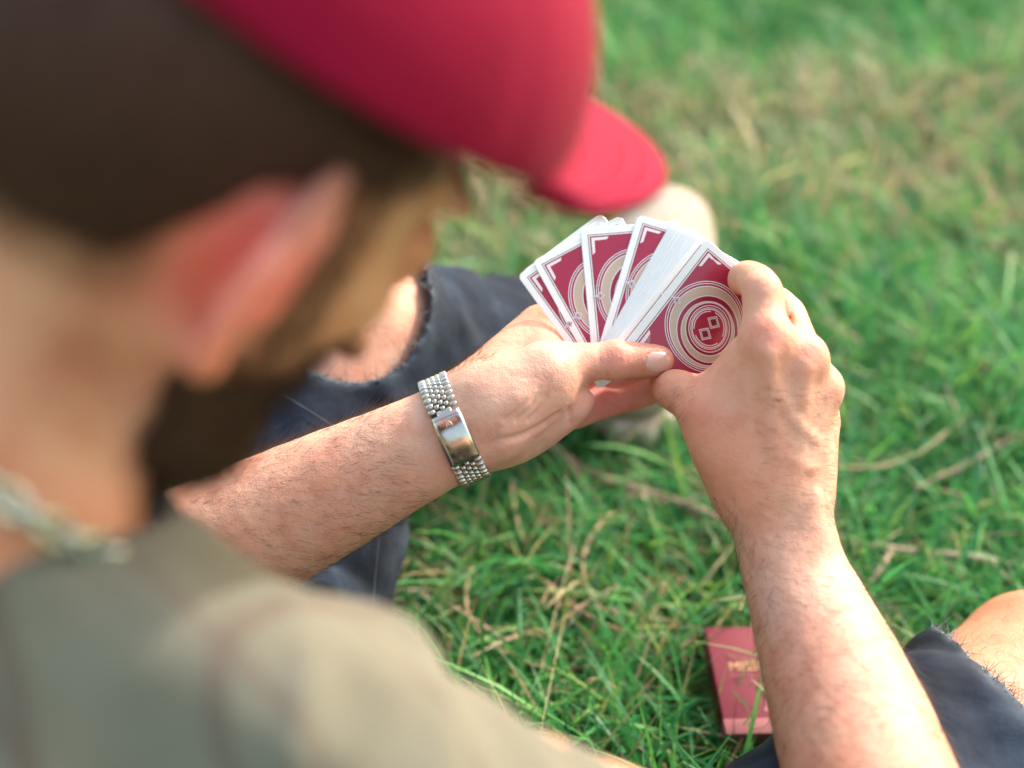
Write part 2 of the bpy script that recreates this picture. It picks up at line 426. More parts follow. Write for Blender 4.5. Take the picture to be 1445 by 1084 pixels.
# ---------------------------------------------------------------- right forearm and hand
def right_arm():
    F = Field(c(880, 340, 740) + (0, 0, -110), c(1420, 1330, 930), 1.1)
    rows = [(1092, 680, 832, 31.5, 19), (1103, 745, 829, 29.5, 20), (1122, 810, 822, 31, 23), (1145, 870, 812, 35, 27.5), (1174, 945, 796, 39.5, 33),
            (1203, 1025, 778, 43.5, 37), (1240, 1140, 745, 46, 40), (1270, 1260, 715, 45, 41), (1290, 1370, 690, 45, 42)]
    A = np.array([c(*q[:3]) for q in rows]); T = unit(np.gradient(A, axis=0)); nn = np.cross(T, (0, 0, 1.0)); nn = unit(nn * np.sign(nn[:, :1]) + np.array((0, 0, .25)))
    for sgn in (-1, 0, 1): F.chain([(A[i] + nn[i] * sgn * (q[3] - q[4]), q[4]) for i, q in enumerate(rows)], 12)
    # ulna head at the wrist
    F.ell(c(1150, 745, 815), np.eye(3), (9, 12, 9), 12)
    # metacarpals from the carpus to the knuckles
    wr = [(1062, 690, 826, 34), (1092, 690, 822, 34), (1118, 692, 826, 34), (1136, 690, 836, 33)]
    mc = [(1082, 484, 804, 37), (1128, 508, 812, 35), (1152, 546, 828, 34), (1152, 596, 846, 33)]
    for a, b in zip(wr, mc): F.cone(c(*a[:3]), c(*b[:3]), R(a[3], a[2]), R(b[3], b[2]), 16)
    # knuckle bumps
    F.ell(c(1083, 478, 799), np.eye(3), (11, 12, 9), 11)
    F.ell(c(1138, 504, 808), np.eye(3), (11, 11, 9), 10)
    F.ell(c(1163, 549, 822), np.eye(3), (11, 11, 9), 7)
    # palm fill on the far side
    F.cone(c(1095, 620, 842), c(1120, 545, 842), 19, 18, 14)
    # thumb: metacarpal, joint, tip turning away under the cards
    F.chain([J(1056, 690, 834, 52), J(1028, 632, 830, 52), J(1003, 590, 834, 44), J(980, 566, 842, 34), J(958, 553, 852, 31), J(948, 549, 868, 28), J(940, 540, 884, 25), J(938, 526, 893, 21)], 12, spline=3)
    F.ell(c(990, 575, 824), np.eye(3), (10, 9, 9), 10)
    # first web muscle
    F.ell(c(1048, 575, 822), np.array([unit((.35, -.93, 0)), unit((.93, .35, 0)), (0, 0, 1.0)]), (38, 22, 16), 16)
    F.cone(c(1010, 575, 836), c(1062, 512, 824), 15, 15, 14)
    # tendons
    F.chain([(c(1083, 500, 789), 2.2), (c(1090, 590, 803), 2.6), (c(1100, 690, 812), 2.2)], 9)
    F.chain([(c(1134, 520, 798), 2.2), (c(1122, 600, 809), 2.6), (c(1110, 700, 812), 2.2)], 9)
    F.chain([(c(1158, 560, 815), 2.0), (c(1143, 620, 818), 2.4), (c(1122, 700, 815), 2.0)], 8)
    # veins on the back of the hand
    F.chain([(c(1100, 560, 797.5), 1.2), (c(1125, 600, 803.5), 1.5), (c(1150, 620, 811), 1.2)], 6, spline=3)
    F.chain([(c(1070, 600, 806), 1.2), (c(1100, 640, 805.5), 1.4), (c(1140, 660, 810), 1.2)], 6, spline=3)
    F.chain([(c(1150, 700, 810), 1.3), (c(1135, 780, 803), 1.7), (c(1150, 860, 790), 1.5), (c(1180, 930, 768), 1.3)], 6, spline=3)
    # fingers
    F.chain([J(1082, 484, 804, 34), J(1078, 440, 808, 30), J(1074, 408, 816, 28), J(1060, 394, 834, 25.5), J(1050, 393, 856, 23), J(1048, 400, 886, 20), J(1049, 408, 896, 17)], 5, spline=3)
    F.ell(c(1075, 408, 808), np.eye(3), (9.5, 9, 8.5), 6)
    F.chain([J(1128, 508, 812, 34), J(1118, 466, 820, 28), J(1106, 440, 832, 26), J(1090, 424, 866, 22), J(1074, 430, 902, 19)], 2.5, spline=3)
    F.ell(c(1110, 443, 827), np.eye(3), (9, 9, 8.5), 5)
    F.chain([J(1152, 546, 828, 32), J(1138, 504, 850, 27), J(1126, 490, 868, 24), J(1100, 478, 902, 20), J(1076, 480, 914, 18)], 2.5, spline=3)
    F.chain([J(1152, 596, 846, 30), J(1142, 562, 868, 25), J(1120, 548, 890, 22), J(1092, 540, 914, 17)], 2.5, spline=3)
    F.cone(c(1115, 447, 815), c(1112, 462, 808), 1.0, .7, 3, sub=True)
    # soft knuckle wrinkles over the joints of the index finger
    for cy in (398, 404, 410, 416):
        F.cone(c(1064, cy, 804.5), c(1090, cy + 1, 804.5), .5, .5, 1.5, sub=True)
    V, Q = F.mesh(); px, py = pix(V)
    V = relax(V, Q, 60, np.clip((py - 700) / 60, 0, 1)); V = relax(V, Q, 2, np.full(len(V), .5))
    N = vnormals(V, Q); V = V + N * (vnoise(V, 10) * .2 + vnoise(V, 4) * .1)[:, None]
    t = tone_spots(V, TAN, [
        (c(1083, 476, 792), 12, RED, .7), (c(1143, 498, 797), 12, RED, .6), (c(1165, 545, 812), 10, RED, .35), (c(1040, 395, 870), 16, (.68, .30, .25), .8), (c(1075, 405, 805), 9, RED, .3),
        (c(1000, 588, 815), 16, RED, .3), (c(1150, 620, 808), 40, PALE, .5), (c(1180, 860, 780), 60, PALE, .45), (c(1075, 690, 805), 22, (.58, .25, .15), .6), (c(940, 560, 870), 14, (.62, .34, .2), .5)])
    return V, Q, N, t, np.zeros(len(Q), int)

LA = left_arm(); RA = right_arm()
# ---------------------------------------------------------------- head frame
HF = unit((.765, .09, .64)); HU = np.array((.60, -.75, -.40)); HU = unit(HU - HF * (HU @ HF)); HR = np.cross(HF, HU)
EAR = c(380, 388, 450); HC = EAR - 76 * HR - 2 * HF + 4 * HU
def hp(a, b, r): return HC + a * HF + b * HU + r * HR
def hloc(P):
    q = np.asarray(P) - HC; return q @ HF, q @ HU, q @ HR
AX = np.array([HF, HU, HR])
NECK = w2c((-194, 384, 470))
def rim_b(a): return 62 - .20 * a                      # height of the cap's rim above the ear line

def head_skin():
    F = Field(HC - 215 + np.array((-30, 0, 0)), HC + 190, 2.6)
    F.ell(hp(-10, 26, 0), AX, (97, 84, 74), 4)
    F.ell(hp(26, -32, 0), AX, (60, 82, 60), 22)
    for s in (-1, 1):
        F.chain([(hp(-4, -42, s * 54), 18), (hp(6, -82, s * 47), 19), (hp(42, -108, s * 20), 18)], 16)
        F.ell(hp(56, -28, s * 42), AX, (20, 16, 14), 14)                       # cheekbone
    F.ell(hp(56, -108, 0), AX, (18, 16, 22), 12)
    F.chain([(hp(88, 4, 0), 8), (hp(108, -30, 0), 11), (hp(102, -40, 0), 12)], 8)    # nose
    F.ell(hp(88, 14, 0), AX, (12, 9, 46), 12)                                  # brow
    F.ell(hp(95, -72, 0), AX, (9, 10, 24), 6)                                  # lips
    for s in (-1, 1): F.ell(hp(92, -10, s * 31), AX, (9, 9, 13), 5, sub=True); F.ell(hp(80, -10, s * 31), AX, (12, 11, 12), 1)
    # neck and its rear muscle cords
    F.chain([(hp(-30, -30, 0), 57), (hp(-42, -80, 0), 56), (NECK, 63)], 22)
    for s in (-1, 1): F.chain([(hp(-62, -30, s * 22), 24), (NECK + s * 30 * HR - 18 * HF, 26)], 22)
    # ears
    for s in (-1, 1):
        eu = unit(HU + .16 * HF); eo = HR * s * .70 - HF * .71; eo = unit(eo - eu * (eo @ eu)); en = np.cross(eu, eo)
        base = hp(8, -2, s * 70); cen = base + eo * 15
        th = np.radians(np.linspace(-72, 215, 16))
        hel = [(cen + eu * 39 * math.sin(t) + eo * (26 if math.cos(t) > 0 else 15) * math.cos(t) + en * s * 2, 4.2 if t < 2 else 3.6) for t in th]
        F.chain(hel, 3)
        F.ell(cen + eo * -2, np.array([eu, eo, unit(en)]), (35, 21, 3.2), 5)
        F.chain([(cen + eu * -33 + eo * 2, 6.5), (cen + eu * -40 - eo * 3, 7.0)], 6)
        F.cone(base + eu * 15, base - eu * 18, 8, 8, 8)
    V, Q = F.mesh(); V = relax(V, Q, 2, np.full(len(V), .5)); N = vnormals(V, Q)
    eu = unit(HU + .16 * HF); eo = unit(HR * .70 - HF * .71); e0 = hp(8, -2, 70) + eo * 16
    t = tone_spots(V, (.62, .29, .185), [(e0, 32, (.88, .20, .19), 1.0), (e0 + eu * 26 + eo * 8, 17, (.92, .42, .42), .85), (hp(-40, -60, 50), 40, (.58, .27, .165), .7), (hp(60, -20, 55), 40, (.58, .33, .17), .6)])  # near ear redder, its top paler: sun glow painted into the skin colour
    a, b, r = hloc(V); sm = lambda x, e0, e1: np.clip((x - e0) / (e1 - e0), 0, 1) ** 2 * (3 - 2 * np.clip((x - e0) / (e1 - e0), 0, 1))
    wob = vnoise(V, 16) * 5
    side = sm(a + wob, 14, 26) * (1 - sm(a + wob, 30, 50)) * sm(-b, -45, -20) * (np.abs(r) > 40)          # sideburn growing down into the beard
    jaw = sm(-(b + wob) - .30 * (a - 30), 34, 66) * sm(a + wob, -16, 12)
    nape = sm(b + wob, -40, -8) * (1 - sm(a, -34, -22)); over = sm(b + wob, 18, 34)
    f = np.clip(np.maximum.reduce([side * .55, jaw * .85, nape * .9, over]), 0, 1)[:, None]
    earm = np.exp(-((V - e0) ** 2).sum(-1) / 34 ** 2)[:, None]; f = f * (1 - np.clip(earm * 1.3, 0, 1))
    t = t * (1 - f) + np.array((.085, .038, .020)) * f
    return V, Q, N, t
HS = head_skin()

EAR_C = hp(8, -2, 70) + unit(HR * .70 - HF * .71) * 18
def masked(F, P_fn):
    """intersect a field with a half-space-like function of head coordinates"""
    I, P = np.nonzero(np.abs(F.d) < 40), None
    P = np.stack([F.lo[k] + I[k] * F.h for k in range(3)], -1)
    F.d[I] = np.maximum(F.d[I], P_fn(P).astype(np.float32))

def hair_shell():
    F = Field(HC - 150, HC + 150, 2.6)
    F.ell(hp(-10, 26, 0), AX, (102, 88.5, 79), 3)
    F.ell(hp(28, -32, 0), AX, (66, 82, 63.5), 18)
    F.chain([(hp(-38, -20, 0), 61), (hp(-46, -50, 0), 58)], 14)
    def cut(P):
        a, b, r = hloc(P)
        wob = vnoise(P, 14) * 3
        # hairline: nape low, over the ear high, a sideburn in front of it
        hl = np.where(a < -44, -12 + (a + 44) * -.04, np.where(a < -14, -12 + (a + 44) * 1.4, 30 + np.maximum(0, a - 30) * 1.2))
        return -(b - hl) + wob
    masked(F, cut); masked(F, lambda P: hloc(P)[1] - rim_b(hloc(P)[0]) - 9)
    V, Q = F.mesh(); V = relax(V, Q, 3, np.full(len(V), .7)); return V, Q, vnormals(V, Q)
def beard_shell():
    F = Field(HC - 170, HC + 170, 2.6)
    F.ell(hp(24, -34, 0), AX, (63, 82, 63.5), 20)
    for s in (-1, 1): F.chain([(hp(-6, -52, s * 52), 22), (hp(0, -86, s * 46), 27), (hp(36, -114, s * 22), 27)], 16)
    F.ell(hp(50, -116, 0), AX, (22, 25, 28), 14)
    def cut(P):
        a, b, r = hloc(P); wob = vnoise(P, 12) * 6 + vnoise(P, 26) * 7
        top = -62 - (a - 30) * .28
        return np.maximum(np.maximum(b - top, -12 - a - .12 * (b + 40)), np.where((np.abs(r) < 24) & (a > 70) & (b > -84), 5, -30)) + wob
    masked(F, cut)
    V, Q = F.mesh(); V = relax(V, Q, 3, np.full(len(V), .7)); return V, Q, vnormals(V, Q)

# ---------------------------------------------------------------- legs, trunk
KN_L = c(508, 470, 1008); AN_L = c(872, 505, 1272); TH_L = c(378, 850, 985); HIP_L = w2c((-200, 330, 115)); HIP_R = w2c((-53, 205, 110)); KN_R = c(1462, 962, 930); TH_R = w2c((140, 430, 105)); AN_R = w2c((500, 330, 62))
SH_R = c(430, 1085, 508); SH_L = w2c((-352, 489, 400)); EL_R = c(1290, 1370, 690); EL_L = c(70, 890, 868)
PEL = w2c((-130, 250, 118)); CHE = w2c((-200, 345, 330))
def legs_skin():
    out = []
    for hip, kn, an, tgt in ((TH_L, KN_L, AN_L, 0), (TH_R, KN_R, AN_R, 1)):
        F = Field(kn - 150, kn + 150, 2.6)
        up = unit(hip - kn); dn = unit(an - kn)
        F.chain([(kn + up * 200, 76), (kn + up * 60, 60), (kn, 56), (kn + dn * 70, 52), (kn + dn * 220, 46)], 6)
        kc = kn - unit(up + dn) * 26
        F.ell(kc, np.eye(3), (34, 34, 34), 26)
        V, Q = F.mesh(); V = relax(V, Q, 14, np.ones(len(V))); N = vnormals(V, Q)
        t = tone_spots(V, (.62, .36, .265) if not tgt else (.44, .20, .12), [(kc, 34, (.66, .38, .29) if not tgt else (.50, .22, .15), .6)])  # right knee gets a darker skin tone: shade painted into its colour
        out.append((V, Q, N, t))
    # coarse trunk and limbs inside the clothes, so the figure is whole
    lo = np.minimum.reduce([SH_R, SH_L, EL_R, EL_L, HIP_L, HIP_R, KN_L, KN_R, PEL, AN_L, AN_R]) - 130; hi = np.maximum.reduce([SH_R, SH_L, EL_R, EL_L, HIP_L, HIP_R, KN_L, KN_R, AN_L, AN_R]) + 130
    F = Field(lo, hi, 9)
    F.chain([(PEL, 120), (CHE, 105), (NECK - HU * 0, 55)], 20)
    for sh, el in ((SH_R, EL_R), (SH_L, EL_L)): F.chain([(CHE * .5 + NECK * .5, 60), (sh, 44), (el, 38)], 15)
    for hip, th, kn, an in ((HIP_L, TH_L, KN_L, AN_L), (HIP_R, TH_R, KN_R, AN_R)): F.chain([(PEL, 100), (hip, 78), (th, 62), (kn, 46), (an, 32)], 15)
    V, Q = F.mesh(); out.append((V, Q, None, np.tile(np.array(TAN), (len(V), 1))))
    return out
LEGS = legs_skin()

person = tag(empty('person', tuple(c2w(PEL) * (1, 1, 0))), 'bearded man in a red cap and ripped jeans sitting on the grass, fanning playing cards', 'person')
def P_(o): return keep_parent(o, person)
# the whole body is one mesh: arms with hands, head with ears, knees and the covered trunk
Vs, Qs, Ts, Ms, o0 = [], [], [], [], 0
for V, Q, t, mi in [(LA[0], LA[1], LA[3], LA[4]), (RA[0], RA[1], RA[3], RA[4]), (HS[0], HS[1], HS[3], None)] + [(a[0], a[1], a[3], None) for a in LEGS]:
    Vs.append(V); Qs.append(Q + o0); Ts.append(t); Ms.append(mi if mi is not None else np.zeros(len(Q), int)); o0 += len(V)
P_(mesh_obj('body', np.concatenate(Vs), np.concatenate(Qs), [M['skin'], M['nail']], mi=np.concatenate(Ms), attrs={'tone': np.concatenate(Ts), 'thin': np.exp(-((np.concatenate(Vs) - EAR_C) ** 2).sum(-1) / 30 ** 2)}))

# ---------------------------------------------------------------- hair on the head, beard, arms and knees
def fuzz(V, N, pick, n, length, rad, flow, lift, rnd, seg=3):
    pool = np.nonzero(pick)[0]
    if not len(pool): return None
    i = RNG.choice(pool, n); jit = RNG.normal(0, .4, (n, 3))
    nr = N[i]; fl = flow - (nr * flow).sum(-1, keepdims=True) * nr if flow.ndim == 1 else flow[i]
    fl = unit(fl); d = unit(fl + nr * (lift * (0.5 + RNG.random((n, 1)))) + RNG.normal(0, rnd, (n, 3)))
    L = length * (.45 + .8 * RNG.random(n))
    return strands(V[i] + jit, d, L, np.full(n, rad), fl * .25 - nr * .28 * lift + RNG.normal(0, .12, (n, 3)), seg)
def join(parts):
    Vo, Qo, o = [], [], 0
    for p in parts:
        if p is None: continue
        Vo.append(p[0]); Qo.append(p[1] + o); o += len(p[0])
    return np.concatenate(Vo), np.concatenate(Qo)
V, Q, N = hair_shell()
a, b, r = hloc(V)
P_(mesh_obj('hair', *join([(V, Q), fuzz(V, N, b < rim_b(a) + 8, 5200, 7, .22, -HU * 1.0 - HF * .4, .8, .2), fuzz(HS[0], HS[2], (hloc(HS[0])[1] > -30) & (hloc(HS[0])[0] < -34), 2600, 5, .17, -HU - HF * .3, .7, .25)]), M['scalp_hair']))
V, Q, N = beard_shell()
V2, N2 = HS[0], HS[2]; a, b, r = hloc(V2); sb = ((a > 14) & (a < 40) & (b < 34) & (b > -70) & (np.abs(r) > 40)) | ((b < -40) & (b > -84) & (a > -10) & (a < 80))
P_(mesh_obj('beard', *join([(V, Q), fuzz(V, N, np.ones(len(V), bool), 5200, 15, .2, -HU + HF * .25, .9, .3), fuzz(V2, N2, sb, 4200, 8, .15, -HU + HF * .15, .6, .3)]), M['beard_hair']))
V, _, N = LA[0], LA[1], LA[2]; px, py = pix(V); ax, nn = LA[5], LA[6]
uu = (px - 640) * -.896 + (py - 606) * .443; vv = (px - 640) * .443 + (py - 606) * .896
arm = (uu > 34)
dors = arm & (N[:, 2] > -.15)
flowL = unit(ax * -.75 + nn * .55)
H = [fuzz(V, N, arm & (N[:, 2] < -.1) & (uu > 75), 2300, 9, .085, flowL, .5, .35),
     fuzz(V, N, dors & (vv < 0), 2800, 13, .085, unit(ax * -.8 - nn * .25), .75, .35),
     fuzz(V, N, dors & (vv > 0), 1300, 9, .085, unit(ax * -.8 + nn * .3), .6, .3),
     fuzz(V, N, (uu < 0) & (uu > -95) & (N[:, 2] > -.45) & (vv < -20), 520, 7, .08, unit(ax * -.9 - nn * .2), .7, .3)]
V, N = RA[0], RA[2]; px, py = pix(V)
fr = (py > 700); flow = np.array((.55, .45, .1))
H += [fuzz(V, N, fr & (N[:, 2] < .35), 2800, 9.5, .08, np.array((.60, .35, .0)), .5, .3),
      fuzz(V, N, fr & (N[:, 0] > .5), 1100, 10, .085, np.array((.5, .8, .1)), .8, .3),
      fuzz(V, N, fr & (N[:, 0] < -.5), 700, 9, .085, np.array((-.2, .9, .1)), .7, .3),
      fuzz(V, N, (py > 545) & (py < 715) & (N[:, 2] < .3) & (px > 1060), 700, 7, .07, np.array((.9, .1, .1)), .5, .25),
      fuzz(V, N, (py > 420) & (py < 480) & (px > 1100) & (N[:, 2] < .5), 130, 5, .07, np.array((.6, .3, .1)), .8, .3),
      fuzz(V, N, (py > 540) & (py < 595) & (px < 985) & (px > 930) & (N[:, 2] < .2), 110, 5, .07, np.array((-.5, .6, .1)), .7, .3)]
for kk in (0, 1):
    V, _, N, _t = LEGS[kk]
    H.append(fuzz(V, N, N[:, 2] < .4, 1300, 10, .08, np.array((.3, .8, 0)), .5, .4))
P_(mesh_obj('body_hair', *join(H), M['arm_hair']))

# ---------------------------------------------------------------- shirt
m = mat('shirt_cotton', rough=.9, spec=.2, sheen=.1); k = NT(m); vec = k.coords(1.0)
sep = k.n('ShaderNodeSeparateXYZ'); rot = k.n('ShaderNodeMapping'); rot.inputs['Rotation'].default_value = (0.5, 0.35, 0.6)
k.l(vec, rot.inputs[0]); k.l(rot.outputs[0], sep.inputs[0])
def stripe(ch, freq, lo):
    a = k.n('ShaderNodeMath', operation='MULTIPLY'); a.inputs[1].default_value = freq; k.l(sep.outputs[ch], a.inputs[0])
    b = k.n('ShaderNodeMath', operation='FRACT'); k.l(a.outputs[0], b.inputs[0])
    cc = k.n('ShaderNodeMath', operation='LESS_THAN'); cc.inputs[1].default_value = lo; k.l(b.outputs[0], cc.inputs[0]); return cc.outputs[0]
base = k.ramp(k.noise(30, 3, .5, vec), [(.3, (.122, .113, .086)), (.7, (.158, .147, .114))])
x1 = k.mix(base, k.mix(base, (.095, .06, .05), .5), stripe(0, 21, .13)); x2 = k.mix(x1, k.mix(x1, (.10, .07, .056), .45), stripe(1, 19, .10))
k.l(x2, k.b.inputs['Base Color'])
k.l(k.bump(k.noise(900, 2, .6, vec), .3, .0006), k.b.inputs['Normal']); M['shirt'] = m
def shirt():
    F = Field(np.minimum.reduce([SH_R, SH_L, EL_L, PEL, NECK]) - 150, np.maximum.reduce([SH_R, EL_R, EL_L, SH_L, PEL]) + 120, 4.2)
    F.chain([(PEL, 142), (CHE, 124), (NECK - unit(NECK - CHE) * 18, 62)], 30)
    F.chain([(NECK - unit(NECK - CHE) * 22 - 8 * HU, 58), (SH_R * .55 + NECK * .45 + np.array((0, 6, 0)), 52), (SH_R, 53)], 26)
    F.chain([(SH_R, 54), (SH_R * .5 + EL_R * .5 + np.array((0, 22, 0)), 55), (SH_R * .12 + EL_R * .88, 52)], 20)
    F.chain([(NECK - unit(NECK - CHE) * 30, 58), (SH_L, 55), (SH_L * .5 + EL_L * .5, 56), (SH_L * .12 + EL_L * .88, 52)], 26)
    # neck opening
    F.chain([(NECK + unit(HC - NECK) * 46, 64), (HC, 70)], 4, sub=True)
    I, P = F.near(26)
    ax1 = unit(EL_R - SH_R); s = (P - SH_R) @ ax1
    fold = np.sin(s / 11.0 + vnoise(P, 45) * 2.6 + (P[:, 2] - SH_R[2]) / 26.0)
    F.d[I] += (vnoise(P, 48) * 6 + vnoise(P, 22) * 3 - np.clip(fold, -.2, 1) * 3.4 * (s > -40)).astype(np.float32)
    V, Q = F.mesh(); V = relax(V, Q, 3, np.full(len(V), .6)); return V, Q
SHV, SHQ = shirt()
P_(mesh_obj('shirt', SHV, SHQ, M['shirt']))
# sleeve seam and cuff bands
a1 = unit(EL_R - SH_R)

# ---------------------------------------------------------------- jeans
m = mat('denim', rough=.9, spec=.15); k = NT(m); vec = k.coords(1.0)
wv = k.n('ShaderNodeTexWave', wave_type='BANDS', bands_direction='DIAGONAL'); wv.inputs['Scale'].default_value = 330; wv.inputs['Distortion'].default_value = 1.5; k.l(vec, wv.inputs[0])
fade = k.ramp(k.noise(14, 4, .6, vec), [(.32, (.005, .007, .014)), (.52, (.014, .022, .040)), (.72, (.036, .054, .084))])
wear = k.attr('wear').outputs['Fac']
cl = k.mix(fade, (.10, .12, .145), wear); cl = k.mix(cl, k.ramp(wv.outputs[1], [(.2, (.6, .6, .6)), (.8, (1.25, 1.25, 1.25))]), .6, 'MULTIPLY')
k.l(cl, k.b.inputs['Base Color']); k.l(k.bump(wv.outputs[1], .4, .0005, k.bump(k.noise(60, 4, .6, vec), .5, .003)), k.b.inputs['Normal']); M['denim'] = m
M['thread_dark'] = mat('thread_dark', (.05, .06, .08), .9); M['thread_pale'] = mat('thread_pale', (.42, .45, .47), .9); M['stitch'] = mat('stitch', (.12, .15, .19), .9)
HOLE_L = (c(500, 428, 960), np.array((50.0, 54.0, 400.0))); HOLE_R = (c(1562, 738, 925), np.array((132.0, 132.0, 4000.0)))
def hole_d(P, hole):
    q = (P - hole[0]) / hole[1]; return (np.linalg.norm(q, axis=-1) - 1) * hole[1][0] + vnoise(P, 9) * 2.2 + vnoise(P, 3.5) * 1.1
def jeans():
    pts = [HIP_L, TH_L, KN_L, AN_L, HIP_R, TH_R, KN_R, AN_R, PEL]
    lo = np.minimum.reduce(pts) - 140; hi = np.maximum.reduce(pts) + 120
    F = Field(lo, hi, 3.1)
    F.chain([(PEL, 135), (PEL + (CHE - PEL) * .35, 128)], 20)
    for hip, th, kn, an, sgn in ((HIP_L, TH_L, KN_L, AN_L, 1), (HIP_R, TH_R, KN_R, AN_R, -1)):
        up = unit(th - kn); dn = unit(an - kn)
        F.chain([(PEL, 112), (hip, 98), (th, 84 if sgn > 0 else 88), (kn + up * 70, 70), (kn, 63)], 16)
        F.chain([(kn, 63), (kn + dn * 80, 57), (kn + dn * 200, 51), (kn + dn * .93 * np.linalg.norm(an - kn), 44)], 12)
        kc = kn - unit(up + dn) * 26; F.ell(kc, np.eye(3), (40, 40, 40), 26)
    I, P = F.near(14); D = np.zeros(len(P)); v60 = vnoise(P, 60) * 2
    for th, kn, an in ((TH_L, KN_L, AN_L), (TH_R, KN_R, AN_R)):
        up = unit(th - kn); dn = unit(an - kn); s = (P - kn) @ up; s2 = (P - kn) @ dn; nr = np.linalg.norm(P - kn, axis=1) < 330
        D += nr * (np.sin(s / 9 + v60 * 2 + P[:, 0] / 22) * np.exp(-((s - 80) / 70) ** 2) * 2.6 + np.sin(s2 / 12 + v60 * 2.5 + P[:, 1] / 25) * 2.4 * (s2 > 40))
    F.d[I] += (vnoise(P, 34) * 3.2 + vnoise(P, 13) * 1.3 + D).astype(np.float32)
    for kn, hole in ((KN_L, HOLE_L), (KN_R, HOLE_R)):
        a = np.clip(((kn - 190 - F.lo) / F.h).astype(int), 0, F.n); b = np.clip(((kn + 190 - F.lo) / F.h).astype(int), 0, F.n)
        sl = tuple(slice(a[q], b[q]) for q in range(3)); sub = F.d[sl]; I = np.nonzero(np.abs(sub) < 45)
        P = np.stack([F.lo[q] + (I[q] + a[q]) * F.h for q in range(3)], -1); sub[I] = np.maximum(sub[I], -hole_d(P, hole))
    V, Q = F.mesh(); V = relax(V, Q, 2, np.full(len(V), .5)); N = vnormals(V, Q)
    wear = np.clip(vnoise(V, 26), 0, 1) * .12; edges = []
    for kn, hole in ((KN_L, HOLE_L), (KN_R, HOLE_R)):
        near = np.linalg.norm(V - kn, axis=1) < 180; hd = np.where(near, hole_d(V, hole), 99.); edges.append((V, N, hd, hole))
        wear += np.clip(.9 * np.exp(-np.abs(hd) / 3.5), 0, 1) * (.45 + .55 * RNG.random(len(V)))
    return [(V, Q)], wear, edges
JP, JW, JE = jeans()
jn = P_(mesh_obj('jeans', *join(JP), M['denim'], attrs={'wear': JW}))
fd, fp = [], []
for V, N, hd, hole in JE:
    pick = (np.abs(hd) < 1.8) & (N[:, 2] < .5)
    inward = unit((hole[0] - V) * np.array((1, 1, 0)))
    for lst, n, L, rad, up in ((fd, 1500, 9, .26, .35), (fp, 800, 8, .26, .4)):
        i = RNG.choice(np.nonzero(pick)[0], n); d = unit(inward[i] * .6 + N[i] * up + RNG.normal(0, .55, (n, 3)))
        lst.append(strands(V[i], d, L * (.3 + RNG.random(n)), np.full(n, rad), RNG.normal(0, .5, (n, 3)), 4))
V, N, hd, hole = JE[0]
i = RNG.choice(np.nonzero(np.abs(hd) < 1.5)[0], 60); d = unit(RNG.normal(0, 1, (60, 3)) + np.array((0, 0, -.5)))
fd.append(strands(V[i], d, 22 * (.4 + RNG.random(60)), np.full(60, .3), RNG.normal(0, .8, (60, 3)), 6))
keep_ = lambda o: (setattr(o, 'parent', jn), o)[1]
def under(o, par):                        # child of a part: parts carry no transform of their own beyond the empty's inverse
    o.parent = par; o.matrix_parent_inverse = Matrix.Identity(4); return o
under(mesh_obj('frayed_edge', *join(fd), M['thread_dark']), jn); under(mesh_obj('frayed_thread', *join(fp), M['thread_pale']), jn)
def on_surface(V, pts, lift=.6, tol=7):
    px, py = pix(V); out = []
    for x, y in pts:
        q = np.nonzero((np.abs(px - x) < tol) & (np.abs(py - y) < tol))[0]
        if len(q): z = V[q, 2].min(); out.append(c(x, y, z - lift))
    return np.array(out)
LV = JP[0][0]
for path in ([(385, 548), (405, 560), (425, 572), (445, 585), (465, 598), (485, 612), (500, 622)], [(536, 745), (534, 770), (531, 800), (528, 830), (526, 860), (524, 890)]):
    pt = on_surface(LV, path)
    if len(pt) > 2: under(mesh_obj('seam_stitching', *tube(pt, .22, 5), M['stitch']), jn)

